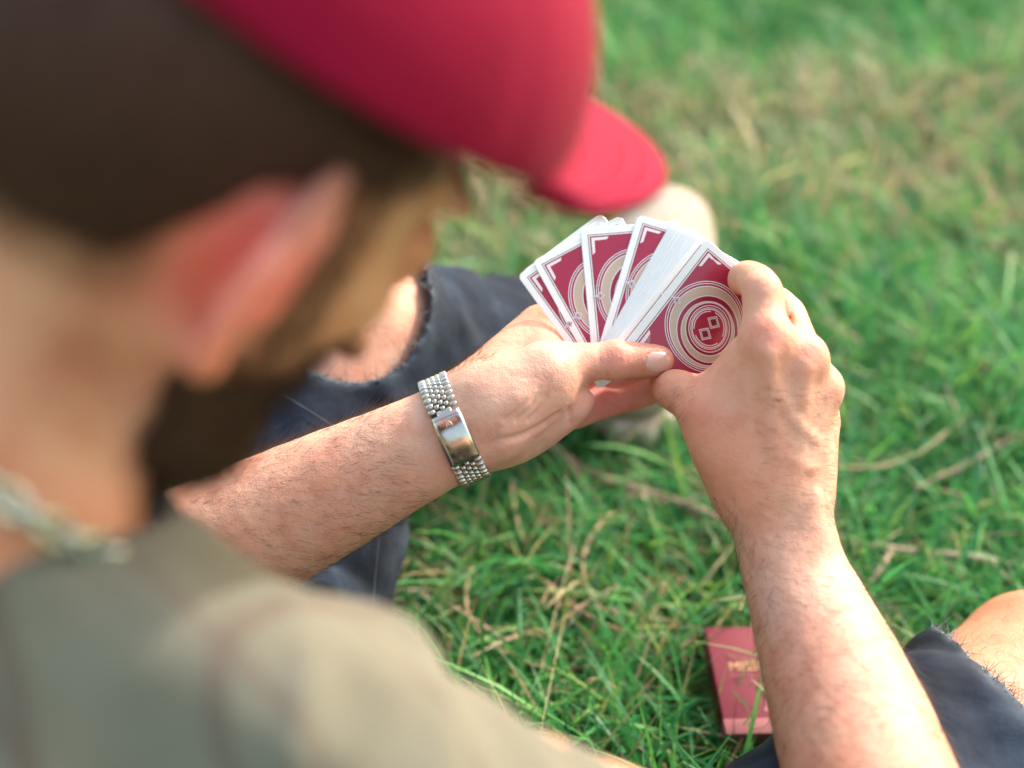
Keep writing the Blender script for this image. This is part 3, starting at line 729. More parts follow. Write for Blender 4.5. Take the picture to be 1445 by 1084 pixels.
# ---------------------------------------------------------------- shoe on the far foot
m = mat('shoe_canvas', (.62, .58, .52), .8); k = NT(m); k.l(k.ramp(k.noise(40, 4, .6, k.coords()), [(.3, (.24, .19, .155)), (.65, (.31, .255, .21))]), k.b.inputs['Base Color']); M['canvas'] = m
m = mat('shoe_rubber', (.60, .54, .48), .6); k = NT(m); k.l(k.ramp(k.noise(60, 4, .6, k.coords()), [(.3, (.36, .28, .235)), (.6, (.52, .44, .38))]), k.b.inputs['Base Color']); M['rubber'] = m
def make_shoe(SF, S0):
    SF = unit(SF); SU = np.array((-.05, -.2, 1.0)); SU = unit(SU - SF * (SU @ SF)); SR = np.cross(SF, SU); S0 = np.array(S0)
    def sp(f, u, r): return w2c(S0 + f * SF + u * SU + r * SR)
    sF, sU, sR = [w2c(S0 + v) - w2c(S0) for v in (SF, SU, SR)]
    F = Field(sp(140, 40, 0) - 190, sp(140, 40, 0) + 190, 2.8)
    F.chain([(sp(36, 48, 0), 34), (sp(110, 46, 0), 38), (sp(190, 40, 3), 50), (sp(240, 34, 6), 48)], 10, flat=(sU, .80))
    F.chain([(sp(34, 50, 0), 33), (sp(52, 95, 0), 40)], 14)
    F.chain([(sp(52, 100, 0), 34), (sp(52, 140, 0), 36)], 3, sub=True)
    V, Q = F.mesh(); V = relax(V, Q, 4, np.full(len(V), .8))
    shoe = P_(mesh_obj('shoe', V, Q, M['canvas']))
    F = Field(sp(140, 10, 0) - 190, sp(140, 10, 0) + 190, 2.6)
    F.chain([(sp(30, 14, 0), 37), (sp(110, 14, 0), 40), (sp(195, 14, 3), 54), (sp(245, 14, 6), 50)], 8)
    I, P = F.near(60); q = P - sp(0, 0, 0); uu = q @ sU; ff = q @ sF; rr_ = q @ sR
    ang = np.arctan2(rr_, -(ff - 34)); rib = np.where(ff < 60, 3.4 * np.cos(ang * 9), 0)
    F.d[I] = np.maximum(np.maximum(F.d[I] + rib, uu - 30), -uu).astype(np.float32)
    V, Q = F.mesh(); V = relax(V, Q, 2, np.full(len(V), .6)); under(mesh_obj('sole', V, Q, M['rubber']), shoe)
    lc = []
    for j in range(6):
        f0 = 105 + j * 20; t = np.linspace(-1, 1, 9)
        lc.append(tube(np.array([sp(f0 + 8 * x, 72 + 12 * (1 - x * x) - j * 1.5, 24 * x) for x in t]), 2.2, 6))
    under(mesh_obj('shoelace', *join(lc), M['lace']), shoe)
M['lace'] = mat('lace', (.45, .42, .38), .8)
make_shoe((44, 275, 62), (104., 958., 18.))
make_shoe((230, -140, 10), (455., 362., 6.))
# ---------------------------------------------------------------- cap
m = mat('cap_twill', (.42, .010, .045), .85, spec=.12, sheen=.03); k = NT(m); vec = k.coords()
k.l(k.ramp(k.noise(22, 3, .5, vec), [(.3, (.20, .001, .020)), (.7, (.245, .002, .028))]), k.b.inputs['Base Color'])
wv = k.n('ShaderNodeTexWave', bands_direction='DIAGONAL'); wv.inputs['Scale'].default_value = 260; k.l(vec, wv.inputs[0]); k.l(k.bump(wv.outputs[1], .25, .0004), k.b.inputs['Normal']); M['cap'] = m
cap = tag(empty('baseball_cap', tuple(c2w(hp(0, 60, 0)))), 'crimson baseball cap worn low on the bearded man, sunlit brim over the cards', 'cap')
F = Field(HC - 170 + np.array((0, -40, 0)), HC + 170, 2.4)
F.ell(hp(16, 38, 0), AX, (118, 102, 87), 2)
I = np.nonzero(np.abs(F.d) < 50); P = np.stack([F.lo[q] + I[q] * F.h for q in range(3)], -1); a, b, r = hloc(P)
q0 = np.linalg.norm(np.stack((a - 16, b - 38, r), -1) / np.array((109.5, 93.5, 79.0)), axis=-1); inner = (q0 - 1) * 85
ang = np.arctan2(r, a - 16); seam = np.exp(-((np.abs(((ang / (math.pi / 3)) % 1.0) - .5) - .5) / .03) ** 2)
F.d[I] = np.maximum(np.maximum(F.d[I] + .8 * seam, -inner), -(b - rim_b(a))).astype(np.float32)
V, Q = F.mesh(); V = relax(V, Q, 2, np.full(len(V), .6)); keep_parent(mesh_obj('crown', V, Q, M['cap']), cap)
F = Field(hp(16, 141, 0) - 16, hp(16, 141, 0) + 16, 1.0); F.ell(hp(16, 140, 0), AX, (8, 3.5, 8), 1); V, Q = F.mesh(); keep_parent(mesh_obj('button', V, Q, M['cap']), cap)
ns, nt_ = 41, 15; top = np.zeros((ns, nt_, 3)); bot = top.copy()
for i in range(ns):
    s = -1 + 2 * i / (ns - 1)
    for j in range(nt_):
        t = j / (nt_ - 1); rr = s * 70 * (1 - .08 * t); a = 16 + 115 * math.sqrt(1 - (s * 70 / 90) ** 2) - 3 + t * 66 * (1 - abs(s) ** 3.0) ** .6
        b = rim_b(min(a, 130)) + 12 - 10 * s * s - t * 4 - 3 * t * t
        top[i, j] = hp(a, b, rr); bot[i, j] = hp(a, b - 3.2, rr)
V = np.concatenate((top.reshape(-1, 3), bot.reshape(-1, 3))); n = ns * nt_; Qd = []
for i in range(ns - 1):
    for j in range(nt_ - 1):
        w = i * nt_ + j; Qd.append((w, w + 1, w + nt_ + 1, w + nt_)); Qd.append((n + w, n + w + nt_, n + w + nt_ + 1, n + w + 1))
rim = [i * nt_ + nt_ - 1 for i in range(ns)]
for p_, q_ in zip(rim[:-1], rim[1:]): Qd.append((p_, n + p_, n + q_, q_))
rim = [i * nt_ for i in range(ns)]
for p_, q_ in zip(rim[:-1], rim[1:]): Qd.append((q_, n + q_, n + p_, p_))
brim = keep_parent(mesh_obj('brim', V, np.array(Qd), M['cap']), cap)
st = []
for t in (.25, .45, .65, .85):
    j = int(round(t * (nt_ - 1))); st.append(tube(top[2:-2, j] + HU * .25, .3, 5))
under(mesh_obj('stitching', *join(st), mat('cap_thread', (.62, .05, .14), .8)), brim)

# ---------------------------------------------------------------- necklace: loops of a silver chain resting on the neck and shirt
M['silver'] = mat('silver', (.50, .53, .50), .3, metal=1.0)
nk = tag(empty('chain_necklace', tuple(c2w(NECK))), 'chunky silver chain necklace round the man\'s neck above his shirt collar', 'necklace')
na = unit(unit(HC - NECK) + np.array((.42, -.05, 0))); n1 = unit(HR - na * (HR @ na)); n2 = np.cross(na, n1)
ncen = NECK + unit(HC - NECK) * 34
def torus(R0, r0, stretch, su=14, sv=7):
    a = np.arange(su) * 2 * math.pi / su; b = np.arange(sv) * 2 * math.pi / sv; A, B = np.meshgrid(a, b, indexing='ij')
    V = np.stack(((R0 + r0 * np.cos(B)) * np.cos(A) * stretch, (R0 + r0 * np.cos(B)) * np.sin(A), r0 * np.sin(B)), -1).reshape(-1, 3)
    i, j = np.meshgrid(np.arange(su), np.arange(sv), indexing='ij'); f = lambda i, j: (i % su) * sv + (j % sv)
    return V, np.stack((f(i, j), f(i + 1, j), f(i + 1, j + 1), f(i, j + 1)), -1).reshape(-1, 4)
tv, tq = torus(4.4, 1.7, 1.5)
nl = 46; ring_me = None
NW = c2w(NECK)
for i in range(nl):
    th = 2 * math.pi * i / nl; e = n1 * math.cos(th) + n2 * math.sin(th); tn = -n1 * math.sin(th) + n2 * math.cos(th)
    p = ncen + e * 68.5 + na * 1.0 * math.sin(3 * th); tw = math.radians(42 if i % 2 else -42)
    up = e * math.cos(tw) + na * math.sin(tw); sd = np.cross(up, tn)
    if ring_me is None:
        o = mesh_obj('chain_link', tv / 1000, tq, M['silver'], world=True); ring_me = o.data
    else:
        o = bpy.data.objects.new('chain_link', ring_me); COL.objects.link(o)
    o.parent = nk
    Rm = np.stack([c2w_dir(v) for v in (tn, sd, up)], 1)
    o.matrix_local = Matrix.Translation(Vector(c2w(p) - NW)) @ Matrix(Rm.tolist()).to_4x4()

# ---------------------------------------------------------------- wristwatch with a five-row metal bracelet
M['steel'] = mat('steel', (.55, .51, .47), .2, metal=1.0); M['steel_satin'] = mat('steel_satin', (.56, .52, .48), .32, metal=1.0)
m = M['steel']; k = NT(m); k.l(k.ramp(k.noise(420, 3, .6, k.coords((1, 1, 1))), [(.3, (.13,) * 3), (.7, (.28,) * 3)]), k.b.inputs['Roughness'])
WA, WN = LA[5], unit(np.array((.40, .916, 0))); WA = unit(np.cross(WN, np.array((0, 0, 1.0)))); WA = WA if WA[0] < 0 else -WA; WZ = np.array((0, 0, 1.0))
WC = c(641, 607, 851)
# follow the real wrist: section of the arm's field in the band's plane
Fa = LA[7]
def wrist_r(th):
    d = WN * math.sin(th) - WZ * math.cos(th); rs = np.arange(8, 48, .4); P = WC + rs[:, None] * d; i = np.clip(np.round((P - Fa.lo) / Fa.h).astype(int), 0, Fa.n - 1)
    v = Fa.d[i[:, 0], i[:, 1], i[:, 2]]; q = np.nonzero(v > 0)[0]; return rs[q[0]] if len(q) else 34.
ths = np.linspace(-math.pi, math.pi, 241); rr = np.array([wrist_r(t) for t in ths[:-1]]); 
for _ in range(14): rr = (np.roll(rr, 1) + rr + np.roll(rr, -1)) / 3
rr = rr + 2.0
loop = WC + rr[:, None] * (WN[None] * np.sin(ths[:-1])[:, None] - WZ[None] * np.cos(ths[:-1])[:, None])
seg = np.linalg.norm(np.roll(loop, -1, 0) - loop, axis=1); arc = np.concatenate(((0,), np.cumsum(seg))); TOT = arc[-1]
LC = np.vstack((loop, loop[:1]))
def on_loop(s):
    s = s % TOT; p = np.array([np.interp(s, arc, LC[:, q]) for q in range(3)]); p2 = np.array([np.interp((s + .6) % TOT, arc, LC[:, q]) for q in range(3)])
    t = unit(p2 - p); n = np.cross(t, WA); n = unit(n); 
    if n @ (p - WC) < 0: n = -n
    return p, t, n
s_mid = arc[np.argmin(np.abs(ths[:-1]))]                    # the point facing the view
watch = tag(empty('wristwatch', tuple(c2w(WC))), 'steel wristwatch, its link bracelet and folding clasp on the man\'s inner wrist', 'wristwatch'); WW = c2w(WC)
def rbox(lx, ly, lz, bev):
    """box with bevelled rounded top, x along bracelet, y across, z outward"""
    xs = [-lx / 2, -lx / 2 + bev, 0, lx / 2 - bev, lx / 2]; hs = [-.55 * lz, lz * .22, lz * .5, lz * .22, -.55 * lz]
    ys = [-ly / 2, -ly / 2 + bev * .6, ly / 2 - bev * .6, ly / 2]; dz = [-.22 * lz, 0, 0, -.22 * lz]
    V = np.array([(x, y, h + d) for y, d in zip(ys, dz) for x, h in zip(xs, hs)]); Qd = []
    for j in range(3):
        for i in range(4): w = j * 5 + i; Qd.append((w, w + 1, w + 6, w + 5))
    return V, [np.array(Qd), np.array([[0, 1, 2, 3, 4][::-1], [15, 16, 17, 18, 19]]), np.array([[0, 5, 10, 15][::1], [4, 9, 14, 19][::-1]])[:, ::1]]
link_me = {}
def add_link(s, y, lx, ly, lz, key, name='bracelet_link', mt='steel', lift=0.):
    p, t, n = on_loop(s); p = p + WA * y + n * lift
    if key not in link_me:
        V, Fb = rbox(lx, ly, lz, min(lx, ly) * .22); o = mesh_obj(name, V / 1000, Fb, M[mt], world=True, smooth=True); link_me[key] = o.data
        o.data.polygons.foreach_set('use_smooth', [True] * 12 + [False] * 4)
    else: o = bpy.data.objects.new(name, link_me[key]); COL.objects.link(o)
    Rm = np.stack([c2w_dir(v) for v in (t, WA, n)], 1)
    if np.linalg.det(Rm) < 0: Rm[:, 1] *= -1
    o.parent = watch; o.matrix_local = Matrix.Translation(Vector(c2w(p) - WW)) @ Matrix(Rm.tolist()).to_4x4(); return o
half_case = 17.; c0, c1 = -10.0, 19.5; pitch = 4.15
row = 0; s = c1 + pitch * .62
while s < TOT + c0 - pitch * .3:
    ss = s_mid + s
    opp = abs(((s - (c0 + c1) / 2) % TOT) - TOT / 2) < half_case + 3
    if not opp:
        for y in (-6.9, 6.9): add_link(ss, y, 3.95, 4.4, 2.3, 'outer', mt='steel_satin')
        for y in (-3.05, 3.05): add_link(ss + pitch / 2, y, 3.5, 2.85, 2.1, 'inner')
        add_link(ss, 0, 3.5, 2.85, 2.1, 'inner')
    s += pitch; row += 1
# clasp plate, bowed to the wrist
def plate(sa, sb, wy, thick, lift, name, mt, y0=0., n=25):
    m_ = 9; ys = np.linspace(-wy / 2, wy / 2, m_); V = []
    for i in range(n):
        p, t, nn_ = on_loop(s_mid + sa + (sb - sa) * i / (n - 1))
        for y in ys: V.append(p + WA * (y + y0) + nn_ * (lift + thick - .5 * (abs(2 * y / wy) ** 6)))
    for i in range(n):
        p, t, nn_ = on_loop(s_mid + sa + (sb - sa) * i / (n - 1))
        for y in ys: V.append(p + WA * (y + y0) + nn_ * lift)
    V = np.array(V); Qd = []; K = n * m_
    for i in range(n - 1):
        for j in range(m_ - 1):
            w = i * m_ + j; Qd.append((w, w + 1, w + m_ + 1, w + m_)); Qd.append((K + w, K + w + m_, K + w + m_ + 1, K + w + 1))
        w = i * m_; Qd.append((w, w + m_, K + w + m_, K + w)); w = i * m_ + m_ - 1; Qd.append((w, K + w, K + w + m_, w + m_))
    for i in (0, n - 1):
        for j in range(m_ - 1): w = i * m_ + j; Qd.append((w, K + w, K + w + 1, w + 1) if i == 0 else (w, w + 1, K + w + 1, K + w))
    return keep_parent(mesh_obj(name, V, np.array(Qd), M[mt]), watch)
loop_keep = loop
cl = plate(c0, c1, 18.4, 2.2, -.4, 'clasp', 'steel')
plate(c0 - .9, c0 + 1.2, 17.6, 2.7, -.4, 'clasp_lip', 'steel_satin'); plate(c0 - 3.6, c0 - .3, 9.5, 1.6, -.6, 'clasp_hinge', 'steel')
M['gap_shade'] = mat('gap_shade', (.10, .09, .08), .5, metal=.8); plate(c1 - 1, TOT + c0 - 1, 16.2, .5, -1.9, 'link_gap_shade', 'gap_shade', n=120)  # dark strip added under the links to paint shade into their gaps
# small crest stamped near the clasp's upper edge
p, t, n = on_loop(s_mid + c0 + 5.2); cv = []
for dx, dy in ((0, 0), (1.6, .2), (-1.6, .2), (.8, -1.0), (-.8, -1.0)):
    cv.append(tube(np.array([p + n * 1.75 + WA * dx + t * (dy + 1.2), p + n * 1.85 + WA * dx * .8 + t * (dy - 1.0)]), .22, 5))
cr = mesh_obj('crest', *join(cv), M['steel_satin']); cr.parent = cl; cr.matrix_parent_inverse = Matrix.Identity(4)
# case on the far side of the wrist
s_c = s_mid + (c0 + c1) / 2 + TOT / 2; p, t, n = on_loop(s_c)
def disc_stack(prof, name, mt, par, sides=40):
    a = np.arange(sides) * 2 * math.pi / sides; V = []
    for r_, h_ in prof: V += [p + n * h_ + (t * math.cos(x) + WA * math.sin(x)) * r_ for x in a]
    V.append(p + n * prof[-1][1]); V = np.array(V); Qd = []
    for i in range(len(prof) - 1):
        for j in range(sides): Qd.append((i * sides + j, i * sides + (j + 1) % sides, (i + 1) * sides + (j + 1) % sides, (i + 1) * sides + j))
    T = np.array([((len(prof) - 1) * sides + j, (len(prof) - 1) * sides + (j + 1) % sides, len(V) - 1) for j in range(sides)])
    return keep_parent(mesh_obj(name, V, [np.array(Qd), T], M[mt]), par)
M['dial'] = mat('dial', (.03, .04, .06), .3)
disc_stack([(16, -1), (18, 1), (18, 6), (16, 8), (14.5, 8.2)], 'case', 'steel', watch); disc_stack([(14.4, 8.0), (14.4, 8.35)], 'dial', 'dial', watch)

# ---------------------------------------------------------------- playing cards
def cmat(name, col, rough=.26):
    m = mat(name, col, rough, spec=.5, coat=.25); m.node_tree.nodes['Principled BSDF'].inputs['Coat Roughness'].default_value = .22
    k = NT(m); wv = k.n('ShaderNodeTexVoronoi'); wv.inputs['Scale'].default_value = 1500; k.l(k.coords(), wv.inputs[0]); k.l(k.bump(wv.outputs[0], .12, .0003), k.b.inputs['Normal']); return m
CM = [cmat('card_white', (.76, .755, .74)), cmat('card_red', (.33, .010, .042)), cmat('card_line', (.15, .006, .024)), cmat('card_beige', (.47, .36, .27)), cmat('card_deep', (.25, .003, .026)), cmat('card_print_white', (.74, .66, .68)), cmat('card_rose', (.44, .12, .16))]
CW, CHT = 63.0, 88.0
def card_mesh(fn, name):
    """fn maps card millimetres (x right, y down from centre, h above the face) to points; one card = stock + printed layers"""
    V, Fs, Ms = [], {3: [], 4: []}, {3: [], 4: []}
    def addv(p): V.append(p); return len(V) - 1
    nx, ny = 15, 21; rc = 3.6
    # stock with rounded corners: grid clamped to a rounded rectangle
    def clampc(x, y):
        ex, ey = CW / 2 - rc, CHT / 2 - rc; qx, qy = abs(x) - ex, abs(y) - ey
        if qx > 0 and qy > 0:
            l = math.hypot(qx, qy)
            if l > rc: x = math.copysign(ex + qx / l * rc, x); y = math.copysign(ey + qy / l * rc, y)
        return x, y
    def lin(n, L): 
        e = [-L / 2, -L / 2 + .6, -L / 2 + 1.4, -L / 2 + 2.6]; mid = list(np.linspace(-L / 2 + 3.6, L / 2 - 3.6, n)); return e + mid + [-v for v in e[::-1]]
    xs, ys = lin(nx, CW), lin(ny, CHT)
    for side, h in ((0, 0.), (1, -.3)):
        idx = [[addv(fn(*clampc(x, y), h)) for x in xs] for y in ys]
        for j in range(len(ys) - 1):
            for i in range(len(xs) - 1):
                q = (idx[j][i], idx[j][i + 1], idx[j + 1][i + 1], idx[j + 1][i]); Fs[4].append(q if side else q[::-1]); Ms[4].append(0)
        edge = [idx[0][i] for i in range(len(xs))] + [idx[j][-1] for j in range(1, len(ys))] + [idx[-1][i] for i in range(len(xs) - 2, -1, -1)] + [idx[j][0] for j in range(len(ys) - 2, 0, -1)]
        if side == 0: e0 = edge
        else:
            for a in range(len(edge)): b = (a + 1) % len(edge); Fs[4].append((e0[a], e0[b], edge[b], edge[a])); Ms[4].append(0)
    lay = [.035]
    def up(): lay[0] += .03
    def rect(x0, y0, x1, y1, mi, n=(10, 14)):
        gx, gy = np.linspace(x0, x1, n[0]), np.linspace(y0, y1, n[1]); idx = [[addv(fn(x, y, lay[0])) for x in gx] for y in gy]
        for j in range(n[1] - 1):
            for i in range(n[0] - 1): Fs[4].append((idx[j][i], idx[j + 1][i], idx[j + 1][i + 1], idx[j][i + 1])); Ms[4].append(mi)
    def ring(cx, cy, r0, r1, mi, a0=0, a1=360, n=56):
        n = max(4, int(n * (a1 - a0) / 360)); full = a1 - a0 >= 360; an = np.radians(np.linspace(a0, a1, n + 1)); nr = max(1, int((r1 - r0) / 5) + (1 if r1 - r0 > 3 else 0)); rs = np.linspace(r0, r1, nr + 1)
        idx = [[addv(fn(cx + q * math.cos(a), cy + q * 1.13 * math.sin(a), lay[0])) for a in an] for q in rs]
        for j in range(nr):
            for i in range(n): Fs[4].append((idx[j][i], idx[j][i + 1], idx[j + 1][i + 1], idx[j + 1][i])); Ms[4].append(mi)
    def poly(pts, mi): 
        cx = sum(p[0] for p in pts) / len(pts); cy = sum(p[1] for p in pts) / len(pts); o = addv(fn(cx, cy, lay[0])); id_ = [addv(fn(*p, lay[0])) for p in pts]
        for a in range(len(pts)): Fs[3].append((o, id_[(a + 1) % len(pts)], id_[a])); Ms[3].append(mi)
    X, Y = CW / 2, CHT / 2
    # double frame, field, corner brackets
    rect(-X + 4.3, -Y + 4.3, X - 4.3, Y - 4.3, 2); up(); rect(-X + 4.75, -Y + 4.75, X - 4.75, Y - 4.75, 5); up(); rect(-X + 5.5, -Y + 5.5, X - 5.5, Y - 5.5, 2); up(); rect(-X + 5.9, -Y + 5.9, X - 5.9, Y - 5.9, 1); up()
    for sx in (-1, 1):
        for sy in (-1, 1):
            x0, y0 = sx * (X - 6.4), sy * (Y - 6.4)
            poly([(x0, y0), (x0 - sx * 11, y0), (x0 - sx * 9.5, y0 - sy * 1.7), (x0 - sx * 1.9, y0 - sy * 1.9)], 5); poly([(x0, y0), (x0, y0 - sy * 11), (x0 - sx * 1.7, y0 - sy * 9.5), (x0 - sx * 1.9, y0 - sy * 1.9)], 5)
    poly([(X - 5.9, -Y + 5.9), (X - 17, -Y + 5.9), (X - 5.9, -Y + 18)], 6); poly([(-X + 5.9, Y - 5.9), (-X + 17, Y - 5.9), (-X + 5.9, Y - 18)], 6); up()
    # turning rings: nested discs whose centres drift, leaving crescents
    for cx, cy, r_, mi in ((0, 0, 25.4, 5), (0, 0, 24.9, 2), (0, 0, 24.2, 5), (0, 0, 23.7, 1), (.3, .2, 22.9, 5), (.3, .2, 22.4, 3), (2.4, 1.4, 19.6, 5), (2.4, 1.4, 19.1, 4), (2.8, 2.0, 17.0, 5), (2.8, 2.0, 16.6, 3), (2.4, .3, 14.9, 5), (2.4, .3, 14.4, 4), (2.4, 0, 13.1, 5), (2.4, 0, 12.6, 1)):
        ring(cx, cy, 0.02, r_, mi); up()
    for r_, w in ((11.7, .35), (11.0, .6)): ring(2.2, 0, r_ - w, r_, 5)
    ring(2.2, 0, 9.2, 9.75, 5, 20, 118); ring(2.2, 0, 9.2, 9.75, 5, 140, 238); ring(2.2, 0, 9.2, 9.75, 5, 255, 350); up()
    for cx, cy in ((2.0, 4.6), (2.4, -4.9)):
        for h_, mi in ((3.7, 5), (3.2, 6), (2.6, 5), (2.2, 2)):
            q = math.radians(84); poly([(cx + h_ * 1.25 * math.cos(q + z), cy + h_ * 1.25 * math.sin(q + z)) for z in np.radians((0, 90, 180, 270))], mi); up()
    for sx in (-1, 1):
        for h_, mi in ((2.7, 5), (2.0, 2), (1.5, 5), (.9, 2)): poly([(sx * 22.9 + h_, 0), (sx * 22.9, h_), (sx * 22.9 - h_, 0), (sx * 22.9, -h_)], mi); up()
        poly([(sx * 24.6, -.3), (sx * 27.0, -.3), (sx * 27.0, .3), (sx * 24.6, .3)], 5)
    return np.array(V), Fs, Ms
def card_obj(name, V, Fs, Ms, world):
    o = mesh_obj(name, V, [np.array(Fs[4]), np.array(Fs[3])], CM, smooth=False, mi=Ms[4] + Ms[3], world=world); return o
TILT = math.radians(9); PY = np.array((0, math.cos(TILT), -math.sin(TILT))); PXv = np.array((1.0, 0, 0)); PN = np.cross(PXv, PY); PN = PN if PN[2] < 0 else -PN
PIV = c(870, 500, 880)
def plane_pt(px, py, lift=0.):
    d = c(px, py, 1.0); q = PIV + PN * lift; return d * ((q @ PN) / (d @ PN))
flat = None
cards_group = 'red-backed playing cards fanned in the man\'s hands'
def flat_card(tlx, tly, dx, dy, lift, label, yaw=0., fold=False):
    global flat
    tl = plane_pt(tlx, tly, lift); b2 = plane_pt(tlx + dx * 100, tly + dy * 100, lift); yv = unit(b2 - tl); nv = PN.copy()
    x0 = np.cross(yv, PN); x0 = x0 if x0[0] > 0 else -x0
    xv = unit(x0 * math.cos(yaw) - PN * math.sin(yaw)); nv = unit(PN * math.cos(yaw) + x0 * math.sin(yaw))
    cen = tl + xv * CW / 2 + yv * CHT / 2
    if fold:                              # its far side bends back behind the packet
        x1 = -CW / 2 + .42 * CW
        def bend(x, y, h):
            q = max(0., x - x1); th = min(q / 24., .85); xx = min(x, x1) + 24 * math.sin(th) + max(0., q - 24 * .85) * math.cos(.85); zz = -24 * (1 - math.cos(th)) - max(0., q - 24 * .85) * math.sin(.85)
            return np.array((xx - h * math.sin(-th), y, zz + h * math.cos(th)))
        V, Fs, Ms = card_mesh(bend, 'playing_card'); o = card_obj('playing_card', V / 1000, Fs, Ms, True)
    elif flat is None:
        V, Fs, Ms = card_mesh(lambda x, y, h: np.array((x, y, h)), 'playing_card'); o = card_obj('playing_card', V / 1000, Fs, Ms, True); flat = o.data
    else: o = bpy.data.objects.new('playing_card', flat); COL.objects.link(o)
    Rm = np.stack([c2w_dir(v) for v in (xv, yv, nv)], 1)
    if np.linalg.det(Rm) < 0: pass
    o.matrix_world = Matrix.Translation(Vector(c2w(cen))) @ Matrix(Rm.tolist()).to_4x4()
    return tag(o, label, 'playing card', cards_group)
flat_card(736, 384, .62, .785, -.7, 'red-backed card at the very back, only its white left rim showing')
flat_card(730, 389, .585, .811, 0., 'leftmost red-backed card of the fan, its lower corner poking out below the thumb')
flat_card(751, 369, .485, .874, .9, 'second red-backed card from the left end of the fan')
flat_card(818.5, 323, .094, .9955, 1.8, 'third red-backed card in the fan, standing nearly upright')
flat_card(900, 303, -.285, .958, 2.7, 'fourth red-backed card in the fan, tallest, leaning right', fold=True)
nE = 17
for i in range(nE):
    t = i / (nE - 1); tt = t ** 1.05
    lbl = 'lowest card of the tight white-edged packet beside the tall card' if i == 0 else ('uppermost packet card directly under the big ringed card' if i == nE - 1 else 'thin white-edged card squeezed inside the tight packet of the fan')
    x = 947 + 40 * tt + random.uniform(-.4, .4); y = 315 + 17 * tt + random.uniform(-.5, .5); an = math.atan2(.869 + (.785 - .869) * tt, -.494 + (-.62 + .494) * tt)
    flat_card(x, y, math.cos(an), math.sin(an), 3.5 + .42 * i, lbl, yaw=.08)
# the top card is pulled up by the other hand: gently bent
TLc, BLc, TRc, BRc = c(997, 337, 864), c(881, 484, 866), c(1098, 428, 882), c(1004, 592, 874)
def top_fn(x, y, h):
    u, v = x / CW + .5, y / CHT + .5
    P = (1 - u) * (1 - v) * TLc + u * (1 - v) * TRc + (1 - u) * v * BLc + u * v * BRc
    return P + np.array((0, 0, -1.0)) * (h + 5.0 * (4 * u * (1 - u)) * .8)
V, Fs, Ms = card_mesh(top_fn, 'playing_card'); tc = card_obj('playing_card', V - c(990, 460, 870), Fs, Ms, False)
tc.data.transform(Matrix.Translation(-Vector(c2w(np.zeros(3))))); tc.location = c2w(c(990, 460, 870)) 
tc.data.polygons.foreach_set('use_smooth', np.ones(len(tc.data.polygons), dtype=bool))
tag(tc, 'topmost card showing its full ringed back with two small squares, held by both hands', 'playing card', cards_group)

# ---------------------------------------------------------------- card box lying in the grass
box = empty('card_box', (0, 0, 0)); BX, BY, BZ = 66.0, 92.0, 19.0
m = mat('box_card', (.15, .014, .030), .6, spec=.3); M['box'] = m; m = mat('box_band', (.24, .075, .09), .6, spec=.3); M['band'] = m; M['box_gold'] = mat('box_gold', (.42, .25, .09), .5); M['box_pale'] = mat('box_pale', (.26, .075, .095), .6)
def boxpart(name, x0, x1, y0, y1, z0, z1, mt, bev=.0):
    V = np.array([(x, y, z) for z in (z0, z1) for y in (y0, y1) for x in (x0, x1)]) / 1000; Qd = np.array([(0, 2, 3, 1), (4, 5, 7, 6), (0, 1, 5, 4), (2, 6, 7, 3), (0, 4, 6, 2), (1, 3, 7, 5)])
    o = mesh_obj(name, V, Qd, M[mt] if isinstance(mt, str) else mt, world=True, smooth=False)
    if bev:
        b = o.modifiers.new('bevel', 'BEVEL'); b.width = bev / 1000; b.segments = 2
    o.parent = box; return o
boxpart('tuck_body', -BX / 2, BX / 2, -BY / 2, BY / 2, 0, BZ, 'box', .8)
boxpart('end_band', -BX / 2 - .15, BX / 2 + .15, -BY / 2 - .15, -BY / 2 + 13, -.1, BZ + .15, 'band', .8)
boxpart('lid_flap', -BX / 2 - .15, BX / 2 + .15, BY / 2 - .4, BY / 2 + .3, -.1, BZ + .15, 'band', .2)
def btext(body, size, x, y, mt, name):
    cu = bpy.data.curves.new(name, 'FONT'); cu.body = body; cu.size = size / 1000; cu.extrude = .00012; cu.align_x = 'LEFT'; cu.materials.append(M[mt]); o = bpy.data.objects.new(name, cu); COL.objects.link(o); o.location = (x / 1000, y / 1000, (BZ + .2) / 1000); o.parent = box
    bpy.context.view_layer.update(); me = bpy.data.meshes.new_from_object(o.evaluated_get(bpy.context.evaluated_depsgraph_get())); o2 = bpy.data.objects.new(name, me); COL.objects.link(o2); o2.location = o.location; o2.parent = box; bpy.data.objects.remove(o); return o2
btext('MISSION', 11, -22, 7, 'box_gold', 'lettering'); btext('PLAYING CARDS', 4.2, -22, 1, 'box_pale', 'lettering'); 
V = np.array([(-4, -28, BZ + .22), (0, -28, BZ + .22), (10, -2, BZ + .22), (6.5, -2, BZ + .22)]) / 1000; o = mesh_obj('slash_mark', V, np.array([(0, 1, 2, 3)]), M['box_pale'], world=True); o.parent = box
tag(box, 'red tuck box for playing cards lying in the grass beside the man\'s forearm', 'card box')
